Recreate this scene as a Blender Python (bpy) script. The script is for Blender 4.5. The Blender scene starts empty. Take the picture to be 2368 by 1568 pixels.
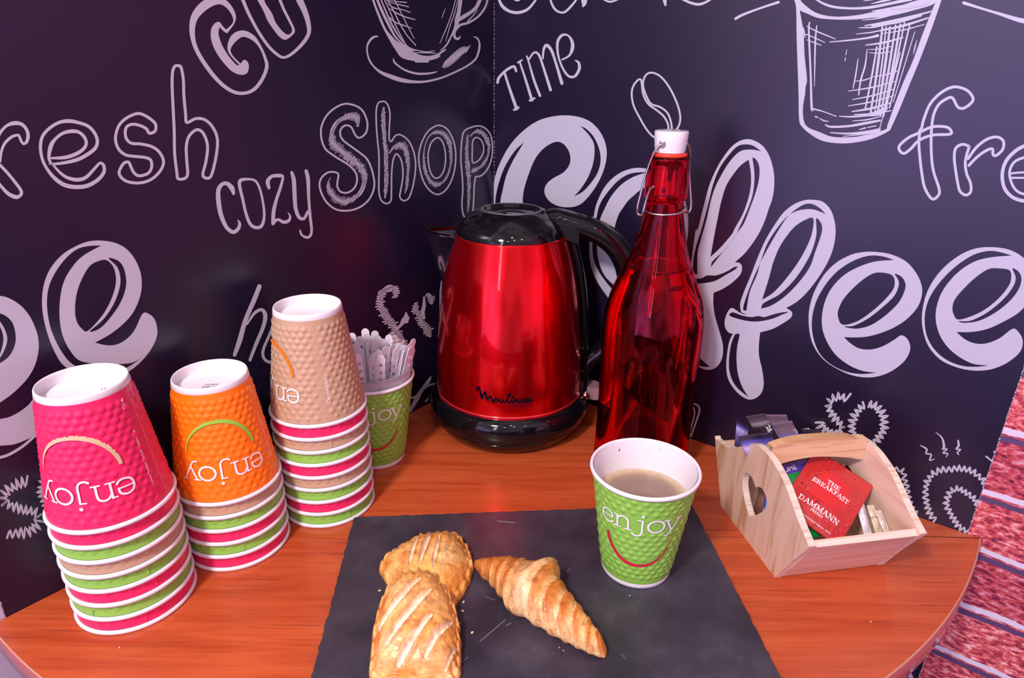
import bpy, math, random
from math import sin, cos, pi, radians, sqrt, atan2
from mathutils import Vector, Matrix, noise
from mathutils.geometry import tessellate_polygon
random.seed(7)
SC = bpy.context.scene
COL = SC.collection

# ---------------------------------------------------------------- camera
FPX = 1520.0; PITCH = radians(22.4); ROLL = radians(0.68); CAMZ = 0.40
cF = Vector((0, cos(PITCH), -sin(PITCH))); _R = Vector((1, 0, 0)); _U = Vector((0, sin(PITCH), cos(PITCH)))
cR = _R*cos(ROLL) + _U*sin(ROLL); cU = -_R*sin(ROLL) + _U*cos(ROLL)
cam = bpy.data.cameras.new('camera'); camo = bpy.data.objects.new('camera', cam); COL.objects.link(camo)
M = Matrix((cR, cU, -cF)).transposed().to_4x4(); M.translation = (0, 0, CAMZ)
camo.matrix_world = M
cam.sensor_width = 36; cam.lens = 36*FPX/2368; cam.clip_start = 0.01; cam.clip_end = 50
SC.camera = camo

# ---------------------------------------------------------------- view
vs = SC.view_settings
vs.view_transform = 'Standard'; vs.look = 'None'; vs.gamma = 1; vs.use_curve_mapping = False
vs.exposure = 0.0

# ---------------------------------------------------------------- world: the dim coloured hall around the stand
W = bpy.data.worlds.new('hall'); SC.world = W; W.use_nodes = True
nt = W.node_tree; nt.nodes.clear()
def wn(t, **k):
    n = nt.nodes.new(t)
    for a, b in k.items(): setattr(n, a, b)
    return n
wo = wn('ShaderNodeOutputWorld'); bg = wn('ShaderNodeBackground'); tc = wn('ShaderNodeTexCoord')
nt.links.new(bg.outputs[0], wo.inputs[0])
def dirmask(d, lo, hi):
    v = wn('ShaderNodeVectorMath', operation='DOT_PRODUCT'); v.inputs[1].default_value = Vector(d).normalized()
    nt.links.new(tc.outputs['Generated'], v.inputs[0])
    m = wn('ShaderNodeMapRange', interpolation_type='SMOOTHSTEP'); m.inputs['From Min'].default_value = lo; m.inputs['From Max'].default_value = hi
    nt.links.new(v.outputs['Value'], m.inputs['Value']); return m.outputs[0]
def mixc(a, b, f):
    m = wn('ShaderNodeMix', data_type='RGBA')
    if isinstance(a, tuple): m.inputs[6].default_value = (*a, 1)
    else: nt.links.new(a, m.inputs[6])
    if isinstance(b, tuple): m.inputs[7].default_value = (*b, 1)
    else: nt.links.new(b, m.inputs[7])
    nt.links.new(f, m.inputs[0]); return m.outputs[2]
c = mixc((0.62, 0.50, 0.66), (1.35, 0.42, 1.0), dirmask((1, -0.2, 0.1), 0.2, 0.95))
c = mixc(c, (3.0, 2.3, 5.2), dirmask((-0.75, -0.62, -0.12), 0.76, 0.99))
c = mixc(c, (0.15, 0.05, 0.10), dirmask((0.98, -0.1, -0.35), 0.80, 1.0))
c = mixc(c, (0.85, 0.74, 0.80), dirmask((0, -0.3, 1), 0.45, 0.95))
ns = wn('ShaderNodeTexNoise'); ns.inputs['Scale'].default_value = 3.2; ns.inputs['Detail'].default_value = 2
nt.links.new(tc.outputs['Generated'], ns.inputs['Vector'])
mr = wn('ShaderNodeMapRange'); mr.inputs['From Min'].default_value = .36; mr.inputs['From Max'].default_value = .62
mr.inputs['To Min'].default_value = .50; mr.inputs['To Max'].default_value = 1.15
nt.links.new(ns.outputs[0], mr.inputs['Value'])
nt.links.new(c, bg.inputs[0]); nt.links.new(mr.outputs[0], bg.inputs[1])

# ---------------------------------------------------------------- lamps
def lamp(name, kind, loc, power, size, col=(1, 1, 1), target=(0, .55, .05)):
    l = bpy.data.lights.new(name, kind); o = bpy.data.objects.new(name, l); COL.objects.link(o)
    l.energy = power; l.color = col; o.location = loc
    if kind == 'AREA':
        l.shape = 'DISK'; l.size = size
    else: l.shadow_soft_size = size
    o.rotation_euler = (Vector(target)-Vector(loc)).to_track_quat('-Z', 'Y').to_euler()
    return o
lamp('key_lamp', 'AREA', (-.42, -.30, 1.05), 15.0, .16, (1, .90, .90), (.05, .55, 0))
sb = lamp('streak_lamp', 'AREA', (-.75, -1.5, .95), 7.0, .2, (.80, .82, 1), (.1, .6, .1)); sb.data.shape = 'RECTANGLE'; sb.data.size = .16; sb.data.size_y = 1.1  # unseen strip lamp, added for the tall bluish streaks on bottle and kettle
for i, (x, y, z, p) in enumerate([(-.9, -1.6, 2.3, 14), (-.3, -2.0, 2.2, 12), (.35, -1.8, 2.4, 12), (1.0, -1.3, 2.3, 8), (-1.6, -.6, 2.2, 10), (.1, -1.1, 2.5, 12)]):
    lamp('ceiling_spot', 'POINT', (x, y, z), p, .045, (1, .86, .84))

# ---------------------------------------------------------------- helpers
def ray(x, y): return cF + cR*((x-1184)/FPX) - cU*((y-784)/FPX)
CAM = Vector((0, 0, CAMZ))
def on_plane(x, y, p0, n):
    r = ray(x, y); return CAM + r*((Vector(p0)-CAM).dot(n)/r.dot(n))
def on_z(x, y, z=0): return on_plane(x, y, Vector((0, 0, z)), Vector((0, 0, 1)))

def mat(name, col, rough=.5, metal=0, spec=.5, coat=0, trans=0, ior=1.45, bump=None, alpha=None, sss=0, coat_rough=.05):
    m = bpy.data.materials.new(name); m.use_nodes = True
    b = m.node_tree.nodes['Principled BSDF']
    b.inputs['Base Color'].default_value = (*col, 1); b.inputs['Roughness'].default_value = rough
    b.inputs['Metallic'].default_value = metal; b.inputs['Specular IOR Level'].default_value = spec
    b.inputs['Coat Weight'].default_value = coat; b.inputs['Coat Roughness'].default_value = coat_rough
    b.inputs['Transmission Weight'].default_value = trans; b.inputs['IOR'].default_value = ior
    if sss:
        b.inputs['Subsurface Weight'].default_value = sss; b.inputs['Subsurface Radius'].default_value = (.004, .003, .002)
    if bump:
        sc, st = bump
        t = m.node_tree; tcn = t.nodes.new('ShaderNodeTexCoord'); n = t.nodes.new('ShaderNodeTexNoise'); n.inputs['Scale'].default_value = sc; n.inputs['Detail'].default_value = 4
        bp = t.nodes.new('ShaderNodeBump'); bp.inputs['Strength'].default_value = st; bp.inputs['Distance'].default_value = .001
        t.links.new(tcn.outputs['Object'], n.inputs['Vector']); t.links.new(n.outputs[0], bp.inputs['Height']); t.links.new(bp.outputs[0], b.inputs['Normal'])
    return m
class NB:
    """small node builder on a principled material"""
    def __init__(s, m): s.m = m; s.t = m.node_tree; s.b = s.t.nodes['Principled BSDF']
    def n(s, t, **k):
        x = s.t.nodes.new(t)
        for a, b in k.items():
            if a == 'inp':
                for kk, vv in b.items(): x.inputs[kk].default_value = vv
            else: setattr(x, a, b)
        return x
    def l(s, a, b): s.t.links.new(a, b)
    def ramp(s, fac, stops):
        r = s.n('ShaderNodeValToRGB'); e = r.color_ramp.elements
        while len(e) < len(stops): e.new(.5)
        for q, (p, c) in zip(e, stops): q.position = p; q.color = (*c, 1)
        s.l(fac, r.inputs[0]); return r.outputs[0]
def obj(name, vs_, fs, m=None, parent=None, smooth=True, label=None, mats=None, midx=None, uvs=None, cols=None):
    me = bpy.data.meshes.new(name); me.from_pydata([tuple(v) for v in vs_], [], fs)
    if mats:
        for q in mats: me.materials.append(q)
        if midx: me.polygons.foreach_set('material_index', midx)
    elif m: me.materials.append(m)
    if smooth: me.polygons.foreach_set('use_smooth', [True]*len(fs))
    if uvs:
        ul = me.uv_layers.new(name='UVMap')
        for lp in me.loops: ul.data[lp.index].uv = uvs[lp.vertex_index]
    if cols:
        ca = me.color_attributes.new('Col', 'FLOAT_COLOR', 'POINT')
        for i, cc in enumerate(cols): ca.data[i].color = (*cc, 1)
    me.update()
    o = bpy.data.objects.new(name, me); COL.objects.link(o)
    if parent: o.parent = parent
    if label: o['label'] = label
    return o
def tag(o, label, cat, group=None, kind=None):
    if label: o['label'] = label
    if cat: o['category'] = cat
    if group: o['group'] = group
    if kind: o['kind'] = kind
    return o
def thing(name, loc, label, cat, group=None, rot=None):
    o = bpy.data.objects.new(name, None); COL.objects.link(o); o.empty_display_size = .02
    o.location = loc
    if rot is not None: o.rotation_euler = rot
    return tag(o, label, cat, group)
class MB:
    def __init__(s): s.v = []; s.f = []
    def add(s, v, f):
        b = len(s.v); s.v += [Vector(p) for p in v]; s.f += [tuple(i+b for i in q) for q in f]; return s
    def box(s, lo, hi, fn=None):
        x0, y0, z0 = lo; x1, y1, z1 = hi
        v = [(x0, y0, z0), (x1, y0, z0), (x1, y1, z0), (x0, y1, z0), (x0, y0, z1), (x1, y0, z1), (x1, y1, z1), (x0, y1, z1)]
        if fn: v = [fn(*p) for p in v]
        return s.add(v, [(0, 3, 2, 1), (4, 5, 6, 7), (0, 1, 5, 4), (1, 2, 6, 5), (2, 3, 7, 6), (3, 0, 4, 7)])
    def lathe(s, prof, n=96, close=False, c=(0, 0)):
        v = []; f = []
        for r, z in prof:
            for i in range(n):
                a = 2*pi*i/n; v.append((c[0]+r*cos(a), c[1]+r*sin(a), z))
        m = len(prof)
        for j in range(m-1 + (1 if close else 0)):
            for i in range(n):
                a = j*n+i; b = j*n+(i+1) % n; k = ((j+1) % m)*n
                f.append((a, b, k+(i+1) % n, k+i))
        return s.add(v, f)
    def disc(s, r, z, n=96, up=True):
        v = [(r*cos(2*pi*i/n), r*sin(2*pi*i/n), z) for i in range(n)]
        return s.add(v, [tuple(range(n)) if up else tuple(reversed(range(n)))])
    def tube(s, pts, rad, n=14, closed=False, prof=None, cap=True):
        """sweep along 3-D points; rad number or list; prof=(a,b) ellipse scale"""
        P = [Vector(p) for p in pts]; m = len(P); v = []; f = []
        up = None
        for i in range(m):
            t = (P[(i+1) % m]-P[i-1]) if closed else (P[min(i+1, m-1)]-P[max(i-1, 0)])
            t.normalize()
            if up is None:
                up = Vector((0, 1, 0)) if abs(t.y) < .9 else Vector((0, 0, 1))
            up = (up - t*up.dot(t)).normalized(); sd = t.cross(up)
            r = rad[i] if isinstance(rad, (list, tuple)) else rad
            pa, pb = prof if prof else (1, 1)
            for k in range(n):
                a = 2*pi*k/n; v.append(P[i] + up*(cos(a)*r*pa) + sd*(sin(a)*r*pb))
        for i in range(m if closed else m-1):
            for k in range(n):
                a = i*n+k; b = i*n+(k+1) % n; c2 = ((i+1) % m)*n
                f.append((a, b, c2+(k+1) % n, c2+k))
        if cap and not closed: f.append(tuple(reversed(range(n)))); f.append(tuple((m-1)*n+k for k in range(n)))
        return s.add(v, f)
    def build(s, name, m, parent=None, smooth=True, label=None):
        return obj(name, s.v, s.f, m, parent, smooth, label)
def autosmooth(o, deg=35):
    me = o.data
    try: me.set_sharp_from_angle(angle=radians(deg))
    except Exception: pass
    return o
def catmull(pts, closed=False, sub=6):
    """pts of equal-length tuples; a repeated point makes a corner"""
    P = [tuple(p) for p in pts]; n = len(P); out = []
    if n < 3: 
        a, b = P[0], P[-1]
        return [tuple(a[k]+(b[k]-a[k])*i/sub for k in range(len(a))) for i in range(sub+1)]
    for i in range(n if closed else n-1):
        if closed: p0, p1, p2, p3 = P[i-1], P[i], P[(i+1) % n], P[(i+2) % n]
        else: p0, p1, p2, p3 = P[max(i-1, 0)], P[i], P[i+1], P[min(i+2, n-1)]
        if p1[:2] == p2[:2]: continue
        for j in range(sub):
            t = j/sub
            out.append(tuple(.5*(2*p1[k]+(p2[k]-p0[k])*t+(2*p0[k]-5*p1[k]+4*p2[k]-p3[k])*t*t+(-p0[k]+3*p1[k]-3*p2[k]+p3[k])*t**3) for k in range(len(p1))))
    if not closed: out.append(P[-1])
    return out
def ribbon(pts, w=2.0, closed=False, sub=6, jag=0, smooth=True, seed=1):
    """2-D ribbon (verts, faces) round a centre line of (x,y[,w])"""
    P = [(p[0], p[1], p[2] if len(p) > 2 else None) for p in pts]
    lw = w; Q = []
    for p in P:
        if p[2] is not None: lw = p[2]
        Q.append((p[0], p[1], lw if p[2] is not None or len(pts[0]) > 2 else w))
    C = catmull(Q, closed, sub) if smooth else Q
    C = [c for i, c in enumerate(C) if i == 0 or (abs(c[0]-C[i-1][0])+abs(c[1]-C[i-1][1])) > 1e-9]
    n = len(C); v = []; f = []; rnd = random.Random(seed)
    for i in range(n):
        a = C[(i-1) % n] if closed else C[max(i-1, 0)]; b = C[(i+1) % n] if closed else C[min(i+1, n-1)]
        tx, ty = b[0]-a[0], b[1]-a[1]; L = math.hypot(tx, ty) or 1; nx, ny = -ty/L, tx/L
        h = C[i][2]/2; h1 = h*(1-jag*rnd.random()*(i % 2)) if jag else h; h2 = h*(1-jag*rnd.random()*((i+1) % 2)) if jag else h
        v.append((C[i][0]+nx*h1, C[i][1]+ny*h1)); v.append((C[i][0]-nx*h2, C[i][1]-ny*h2))
    for i in range(n if closed else n-1):
        k = (i+1) % n; f.append((2*i, 2*k, 2*k+1, 2*i+1))
    if not closed:                                         # rounded ends
        for e, q in ((0, 1), (n-1, n-2)):
            cx, cy, ww = C[e]; dx, dy = cx-C[q][0], cy-C[q][1]; L = math.hypot(dx, dy) or 1; dx /= L; dy /= L
            b0 = len(v)
            for k in range(7):
                an = -pi/2+pi*k/6; ca, sa = cos(an), sin(an)
                v.append((cx+(dx*ca-dy*sa)*ww/2, cy+(dy*ca+dx*sa)*ww/2))
            f.append(tuple(range(b0, b0+7)))
    return v, f
def zigzag(pts, amp, step, w, closed=False, seed=3, slant=0):
    """a scribbled zigzag following a line: returns ribbon"""
    C = catmull([p[:2] for p in pts], closed, 16); rnd = random.Random(seed); out = []; acc = 0; s = 1
    for i in range(1, len(C)):
        a, b = C[i-1], C[i]; L = math.hypot(b[0]-a[0], b[1]-a[1]) or 1e-6; acc += L
        if acc >= step:
            acc = 0; nx, ny = -(b[1]-a[1])/L, (b[0]-a[0])/L; A = amp*(.75+.5*rnd.random())
            out.append((b[0]+s*nx*A+s*slant, b[1]+s*ny*A, w)); s = -s
    return ribbon(out, w, False, 3)
def fill(loops, sub=6):
    L = [[Vector((p[0], p[1], 0)) for p in catmull([q[:2] for q in lp], True, sub)] for lp in loops[:1]]
    fl = [p for lp in L for p in lp]
    return [(p.x, p.y) for p in fl], [tuple(t) for t in tessellate_polygon(L)]
def text2d(s, size=1.0, shear=0, bold=0):
    cu = bpy.data.curves.new('t', 'FONT'); cu.body = s; cu.size = size; cu.shear = shear; cu.resolution_u = 3; cu.offset = bold
    o = bpy.data.objects.new('t', cu); COL.objects.link(o)
    bpy.context.view_layer.update()
    me = bpy.data.meshes.new_from_object(o.evaluated_get(bpy.context.evaluated_depsgraph_get()))
    v = [(p.co.x, p.co.y) for p in me.vertices]; f = [tuple(p.vertices) for p in me.polygons]
    bpy.data.objects.remove(o); bpy.data.curves.remove(cu); bpy.data.meshes.remove(me)
    return v, f
def merge(parts):
    V = []; Fc = []
    for v, f in parts:
        b = len(V); V += list(v); Fc += [tuple(i+b for i in q) for q in f]
    return V, Fc
# slab-serif capitals on a 0..1 grid (x advance, strokes of (points, width))
t_, k_ = .09, .17
GL = {
'T': (.86, [([(.43, 0), (.43, 1)], k_), ([(.04, .95), (.82, .95)], t_), ([(.04, .99), (.04, .72)], t_), ([(.82, .99), (.82, .72)], t_), ([(.24, .04), (.62, .04)], t_)]),
'H': (1.02, [([(.22, 0), (.22, 1)], k_), ([(.8, 0), (.8, 1)], k_), ([(.22, .5), (.8, .5)], t_)]+[([(a, z), (b, z)], t_) for z in (.04, .96) for a, b in ((.05, .39), (.63, .97))]),
'E': (.84, [([(.22, 0), (.22, 1)], k_), ([(.05, .04), (.76, .04)], t_), ([(.05, .96), (.74, .96)], t_), ([(.22, .5), (.56, .5)], t_), ([(.76, 0), (.76, .28)], t_), ([(.74, 1), (.74, .74)], t_), ([(.56, .38), (.56, .62)], t_)]),
'B': (.88, [([(.22, 0), (.22, 1)], k_), ([(.05, .96), (.5, .96), (.68, .86), (.66, .62), (.5, .53), (.22, .53)], .12), ([(.5, .53), (.74, .42), (.78, .24), (.68, .08), (.5, .04), (.05, .04)], .13)]),
'R': (.94, [([(.22, 0), (.22, 1)], k_), ([(.05, .96), (.52, .96), (.72, .86), (.72, .62), (.54, .5), (.22, .5)], .12), ([(.46, .5), (.62, .3), (.76, .05)], .15), ([(.05, .04), (.39, .04)], t_), ([(.7, .04), (.95, .04)], t_)]),
'A': (.98, [([(.14, 0), (.48, 1)], t_), ([(.48, 1), (.84, 0)], k_), ([(.25, .34), (.72, .34)], t_), ([(0, .04), (.28, .04)], t_), ([(.66, .04), (1.0, .04)], t_)]),
'K': (1.0, [([(.22, 0), (.22, 1)], k_), ([(.8, .95), (.25, .42)], t_), ([(.4, .56), (.84, .04)], .16), ([(.05, .04), (.39, .04)], t_), ([(.05, .96), (.39, .96)], t_), ([(.64, .96), (.95, .96)], t_), ([(.68, .04), (1.0, .04)], t_)]),
'F': (.78, [([(.22, 0), (.22, 1)], k_), ([(.05, .96), (.72, .96)], t_), ([(.22, .5), (.54, .5)], t_), ([(.72, 1), (.72, .72)], t_), ([(.54, .38), (.54, .62)], t_), ([(.05, .04), (.42, .04)], t_)]),
'S': (.7, [([(.58, .74), (.54, .92), (.34, .98), (.14, .9), (.12, .7), (.3, .55), (.5, .44), (.6, .26), (.5, .06), (.3, 0), (.12, .08), (.08, .28)], .13)]),
'D': (.98, [([(.22, 0), (.22, 1)], k_), ([(.05, .96), (.48, .96), (.74, .84), (.84, .5), (.74, .16), (.48, .04), (.05, .04)], .13)]),
'M': (1.2, [([(.2, 0), (.2, 1)], t_), ([(.2, 1), (.58, .1)], k_), ([(.58, .1), (.96, 1)], t_), ([(.98, 0), (.98, 1)], k_)]+[([(a, z), (b, z)], t_) for z, a, b in ((.04, .05, .35), (.04, .8, 1.15), (.96, .05, .25), (.96, .92, 1.15))]),
'N': (1.02, [([(.2, 0), (.2, 1)], t_), ([(.2, 1), (.82, 0)], k_), ([(.82, 0), (.82, 1)], t_), ([(.05, .04), (.36, .04)], t_), ([(.04, .96), (.26, .96)], t_), ([(.66, .96), (.98, .96)], t_)]),
' ': (.5, []),
}
def serif(s, h=1.0, align=.5):
    parts = []; x = 0
    for ch in s:
        adv, st = GL[ch]
        for p, w in st:
            v, f = ribbon([((q[0]+x)*h, q[1]*h) for q in p], w*h, False, 5)
            parts.append((v, f))
        x += adv
    V, Fc = merge(parts); off = x*h*align
    return [(a-off, b) for a, b in V], Fc, x*h
def place2d(vf, O, U, V, s=1.0):
    """2-D mesh into 3-D at O with unit axes U, V"""
    v, f = vf; return [O+U*(p[0]*s)+V*(p[1]*s) for p in v], f

# ---------------------------------------------------------------- materials
def m_panel():
    m = mat('panel_film', (.010, .006, .022), .27, spec=.6); nb = NB(m)
    tcn = nb.n('ShaderNodeTexCoord'); n = nb.n('ShaderNodeTexNoise', inp={'Scale': 7, 'Detail': 3}); nb.l(tcn.outputs['Object'], n.inputs['Vector'])
    mr = nb.n('ShaderNodeMapRange', inp={'To Min': .23, 'To Max': .33}); nb.l(n.outputs[0], mr.inputs[0]); nb.l(mr.outputs[0], nb.b.inputs['Roughness'])
    n2 = nb.n('ShaderNodeTexNoise', inp={'Scale': 900, 'Detail': 2}); nb.l(tcn.outputs['Object'], n2.inputs['Vector'])
    bp = nb.n('ShaderNodeBump', inp={'Strength': .06, 'Distance': .0005}); nb.l(n2.outputs[0], bp.inputs['Height']); nb.l(bp.outputs[0], nb.b.inputs['Normal'])
    return m
PANEL = m_panel()
INK = mat('print_white', (.46, .44, .52), .30, spec=.5)
def m_wood_table():
    m = mat('cherry_laminate', (.5, .1, .03), .33, spec=.5, coat=.25, coat_rough=.18); nb = NB(m)
    tcn = nb.n('ShaderNodeTexCoord'); mp = nb.n('ShaderNodeMapping'); mp.inputs['Rotation'].default_value = (0, 0, radians(-4)); mp.inputs['Scale'].default_value = (3.2, 46, 1)
    nb.l(tcn.outputs['Object'], mp.inputs[0])
    n1 = nb.n('ShaderNodeTexNoise', inp={'Scale': 1.6, 'Detail': 6, 'Roughness': .62, 'Distortion': .5}); nb.l(mp.outputs[0], n1.inputs['Vector'])
    mp2 = nb.n('ShaderNodeMapping'); mp2.inputs['Rotation'].default_value = (0, 0, radians(-4)); mp2.inputs['Scale'].default_value = (9, 330, 1); nb.l(tcn.outputs['Object'], mp2.inputs[0])
    n2 = nb.n('ShaderNodeTexNoise', inp={'Scale': 1.3, 'Detail': 3}); nb.l(mp2.outputs[0], n2.inputs['Vector'])
    c1 = nb.ramp(n1.outputs[0], [(.24, (.26, .035, .010)), (.40, (.42, .062, .016)), (.55, (.50, .086, .024)), (.75, (.56, .115, .036))])
    c2 = nb.ramp(n2.outputs[0], [(.28, (.55, .45, .45)), (.42, (1, 1, 1))])
    mx = nb.n('ShaderNodeMix', data_type='RGBA', blend_type='MULTIPLY'); mx.inputs[0].default_value = .75
    nb.l(c1, mx.inputs[6]); nb.l(c2, mx.inputs[7]); nb.l(mx.outputs[2], nb.b.inputs['Base Color'])
    return m
def m_brick():
    m = mat('brick_print', (.5, .1, .1), .42); nb = NB(m)
    uv = nb.n('ShaderNodeUVMap'); sep = nb.n('ShaderNodeSeparateXYZ'); nb.l(uv.outputs[0], sep.inputs[0])
    # warp the joints a little
    nz = nb.n('ShaderNodeTexNoise', inp={'Scale': 16, 'Detail': 4}); nb.l(uv.outputs[0], nz.inputs['Vector'])
    vm = nb.n('ShaderNodeVectorMath', operation='MULTIPLY_ADD'); vm.inputs[1].default_value = (.016, .011, 0); nb.l(nz.outputs[1], vm.inputs[0]); nb.l(uv.outputs[0], vm.inputs[2])
    br = nb.n('ShaderNodeTexBrick', offset=.5); br.inputs['Scale'].default_value = 1; br.inputs['Brick Width'].default_value = .62; br.inputs['Row Height'].default_value = .0625
    br.inputs['Mortar Size'].default_value = .0032; br.inputs['Mortar Smooth'].default_value = .25; nb.l(vm.outputs[0], br.inputs['Vector'])
    br.inputs['Color1'].default_value = (.42, .035, .05, 1); br.inputs['Color2'].default_value = (.60, .07, .075, 1); br.inputs['Mortar'].default_value = (.66, .58, .66, 1)
    mp = nb.n('ShaderNodeMapping'); mp.inputs['Scale'].default_value = (75, 150, 1); mp.inputs['Rotation'].default_value = (0, 0, .25); nb.l(uv.outputs[0], mp.inputs[0])
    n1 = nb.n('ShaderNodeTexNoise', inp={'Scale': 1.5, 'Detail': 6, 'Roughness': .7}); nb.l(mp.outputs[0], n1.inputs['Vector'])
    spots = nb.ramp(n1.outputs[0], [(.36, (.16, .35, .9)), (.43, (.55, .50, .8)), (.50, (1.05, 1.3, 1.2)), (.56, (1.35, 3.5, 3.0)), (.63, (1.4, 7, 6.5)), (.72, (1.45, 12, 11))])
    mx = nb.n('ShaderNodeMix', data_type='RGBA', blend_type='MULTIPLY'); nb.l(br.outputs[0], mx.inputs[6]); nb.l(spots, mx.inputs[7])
    inv = nb.n('ShaderNodeMath', operation='SUBTRACT'); inv.inputs[0].default_value = 1; nb.l(br.outputs['Fac'], inv.inputs[1]); nb.l(inv.outputs[0], mx.inputs[0])
    # printed dark joint line under each light joint
    br2 = nb.n('ShaderNodeTexBrick', offset=.5); br2.inputs['Scale'].default_value = 1; br2.inputs['Brick Width'].default_value = .62; br2.inputs['Row Height'].default_value = .0625
    br2.inputs['Mortar Size'].default_value = .0034; br2.inputs['Mortar Smooth'].default_value = .3
    va = nb.n('ShaderNodeVectorMath', operation='ADD'); va.inputs[1].default_value = (0, .0078, 0); nb.l(vm.outputs[0], va.inputs[0]); nb.l(va.outputs[0], br2.inputs['Vector'])
    mx2 = nb.n('ShaderNodeMix', data_type='RGBA'); nb.l(br2.outputs['Fac'], mx2.inputs[0]); nb.l(mx.outputs[2], mx2.inputs[6]); mx2.inputs[7].default_value = (.10, .05, .12, 1)
    nb.l(mx2.outputs[2], nb.b.inputs['Base Color'])
    return m
def m_slate():
    m = mat('slate', (.035, .030, .042), .40, spec=.5); nb = NB(m)
    tcn = nb.n('ShaderNodeTexCoord')
    n1 = nb.n('ShaderNodeTexNoise', inp={'Scale': 22, 'Detail': 6, 'Roughness': .6}); nb.l(tcn.outputs['Object'], n1.inputs['Vector'])
    c = nb.ramp(n1.outputs[0], [(.35, (.026, .022, .034)), (.55, (.045, .038, .055)), (.72, (.075, .066, .085))])
    mp = nb.n('ShaderNodeMapping'); mp.inputs['Scale'].default_value = (260, 900, 1); mp.inputs['Rotation'].default_value = (0, 0, .9); nb.l(tcn.outputs['Object'], mp.inputs[0])
    n2 = nb.n('ShaderNodeTexNoise', inp={'Scale': 1, 'Detail': 3}); nb.l(mp.outputs[0], n2.inputs['Vector'])
    sc = nb.ramp(n2.outputs[0], [(.68, (0, 0, 0)), (.78, (.12, .11, .12))])
    ad = nb.n('ShaderNodeMix', data_type='RGBA', blend_type='ADD'); ad.inputs[0].default_value = 1; nb.l(c, ad.inputs[6]); nb.l(sc, ad.inputs[7]); nb.l(ad.outputs[2], nb.b.inputs['Base Color'])
    bp = nb.n('ShaderNodeBump', inp={'Strength': .35, 'Distance': .001}); nb.l(n1.outputs[0], bp.inputs['Height']); nb.l(bp.outputs[0], nb.b.inputs['Normal'])
    return m
def m_ply(name, col1, col2, scale=(6, 90, 6), rot=(0, 0, 0)):
    m = mat(name, col1, .45); nb = NB(m); tcn = nb.n('ShaderNodeTexCoord'); mp = nb.n('ShaderNodeMapping')
    mp.inputs['Scale'].default_value = scale; mp.inputs['Rotation'].default_value = rot; nb.l(tcn.outputs['Object'], mp.inputs[0])
    n = nb.n('ShaderNodeTexNoise', inp={'Scale': 1.4, 'Detail': 5, 'Distortion': .7}); nb.l(mp.outputs[0], n.inputs['Vector'])
    nb.l(nb.ramp(n.outputs[0], [(.36, col2), (.50, col1), (.75, tuple(min(1, x*1.1) for x in col1))]), nb.b.inputs['Base Color'])
    return m
TABLE = m_wood_table(); BRICK = m_brick(); SLATE = m_slate()
EDGE = mat('edge_banding', (.42, .10, .09), .22, spec=.6, coat=.4)
EDGELINE = mat('edge_line', (.50, .26, .20), .4)
FLOORM = mat('floor_carpet', (.05, .03, .05), .9)
WHITEPANEL = mat('white_print', (.50, .44, .55), .4)

# ---------------------------------------------------------------- setting
C0 = Vector((-.0257, .8513, 0)); PL = Vector((-.3919, .3889, 0)); PR = Vector((.4316, .5024, 0))
dL = (PL-C0).normalized(); dR = (PR-C0).normalized()
nL = Vector((-dL.y, dL.x, 0)); nR = Vector((dR.y, -dR.x, 0))
if nL.dot(-C0) < 0: nL = -nL
if nR.dot(-C0) < 0: nR = -nR
LL = (PL-C0).length; LR = (PR-C0).length
ZB, ZTOP = -.75, 1.15
def wall(name, d, n, s0, s1, m, z0=ZB, z1=ZTOP, off=0.0, th=.006):
    mb = MB(); uv = []
    def fn(s, t, z): return C0 + d*s - n*(t-off) + Vector((0, 0, z))
    mb.box((s0, 0, z0), (s1, th, z1), fn)
    o = obj(name, mb.v, mb.f, m, None, False, uvs=[((v-C0).dot(d), v.z) for v in mb.v]); o['kind'] = 'structure'; return o
wall_left = wall('wall_left', dL, nL, 0, LL, PANEL)
wall_right = wall('wall_right', dR, nR, -.004, LR-.0015, PANEL)
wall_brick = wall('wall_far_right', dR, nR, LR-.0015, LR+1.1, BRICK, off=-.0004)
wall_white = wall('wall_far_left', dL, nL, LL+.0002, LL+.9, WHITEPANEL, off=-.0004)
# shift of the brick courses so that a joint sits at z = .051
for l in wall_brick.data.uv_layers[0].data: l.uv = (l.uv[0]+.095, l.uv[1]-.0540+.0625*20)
fl = MB().box((-3, -3, ZB-.02), (3, 3, ZB)).build('floor', FLOORM, None, False); fl['kind'] = 'structure'
# thin pale frayed edge of each printed film
for nm, d, n, s in (('trim_1', dR, nR, LR-.0015), ('trim_2', dL, nL, LL)):
    mb = MB(); rnd = random.Random(5); z = ZB
    while z < ZTOP:
        h = .0010+.0014*rnd.random(); w = .0002+.0005*rnd.random()
        mb.box((s-w, -.0006, z), (s+w*.3, 0, z+h), lambda a, b, c_: C0+d*a-n*b+Vector((0, 0, c_))); z += h+.0008*rnd.random()+.0006
    o = mb.build(nm, INK, None, False); o['kind'] = 'structure'
mb = MB(); rnd = random.Random(8); z = ZB
while z < ZTOP:
    h = .0008+.0022*rnd.random(); w = .00025+.00035*rnd.random()
    mb.box((0.0006, -.0004, z), (.0006+w, 0, z+h), lambda a, b, c_: C0+dR*a-nR*b+Vector((0, 0, c_))); z += h+.003*rnd.random()+.0006
o = mb.build('trim_3', INK, None, False); o['kind'] = 'structure'

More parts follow.
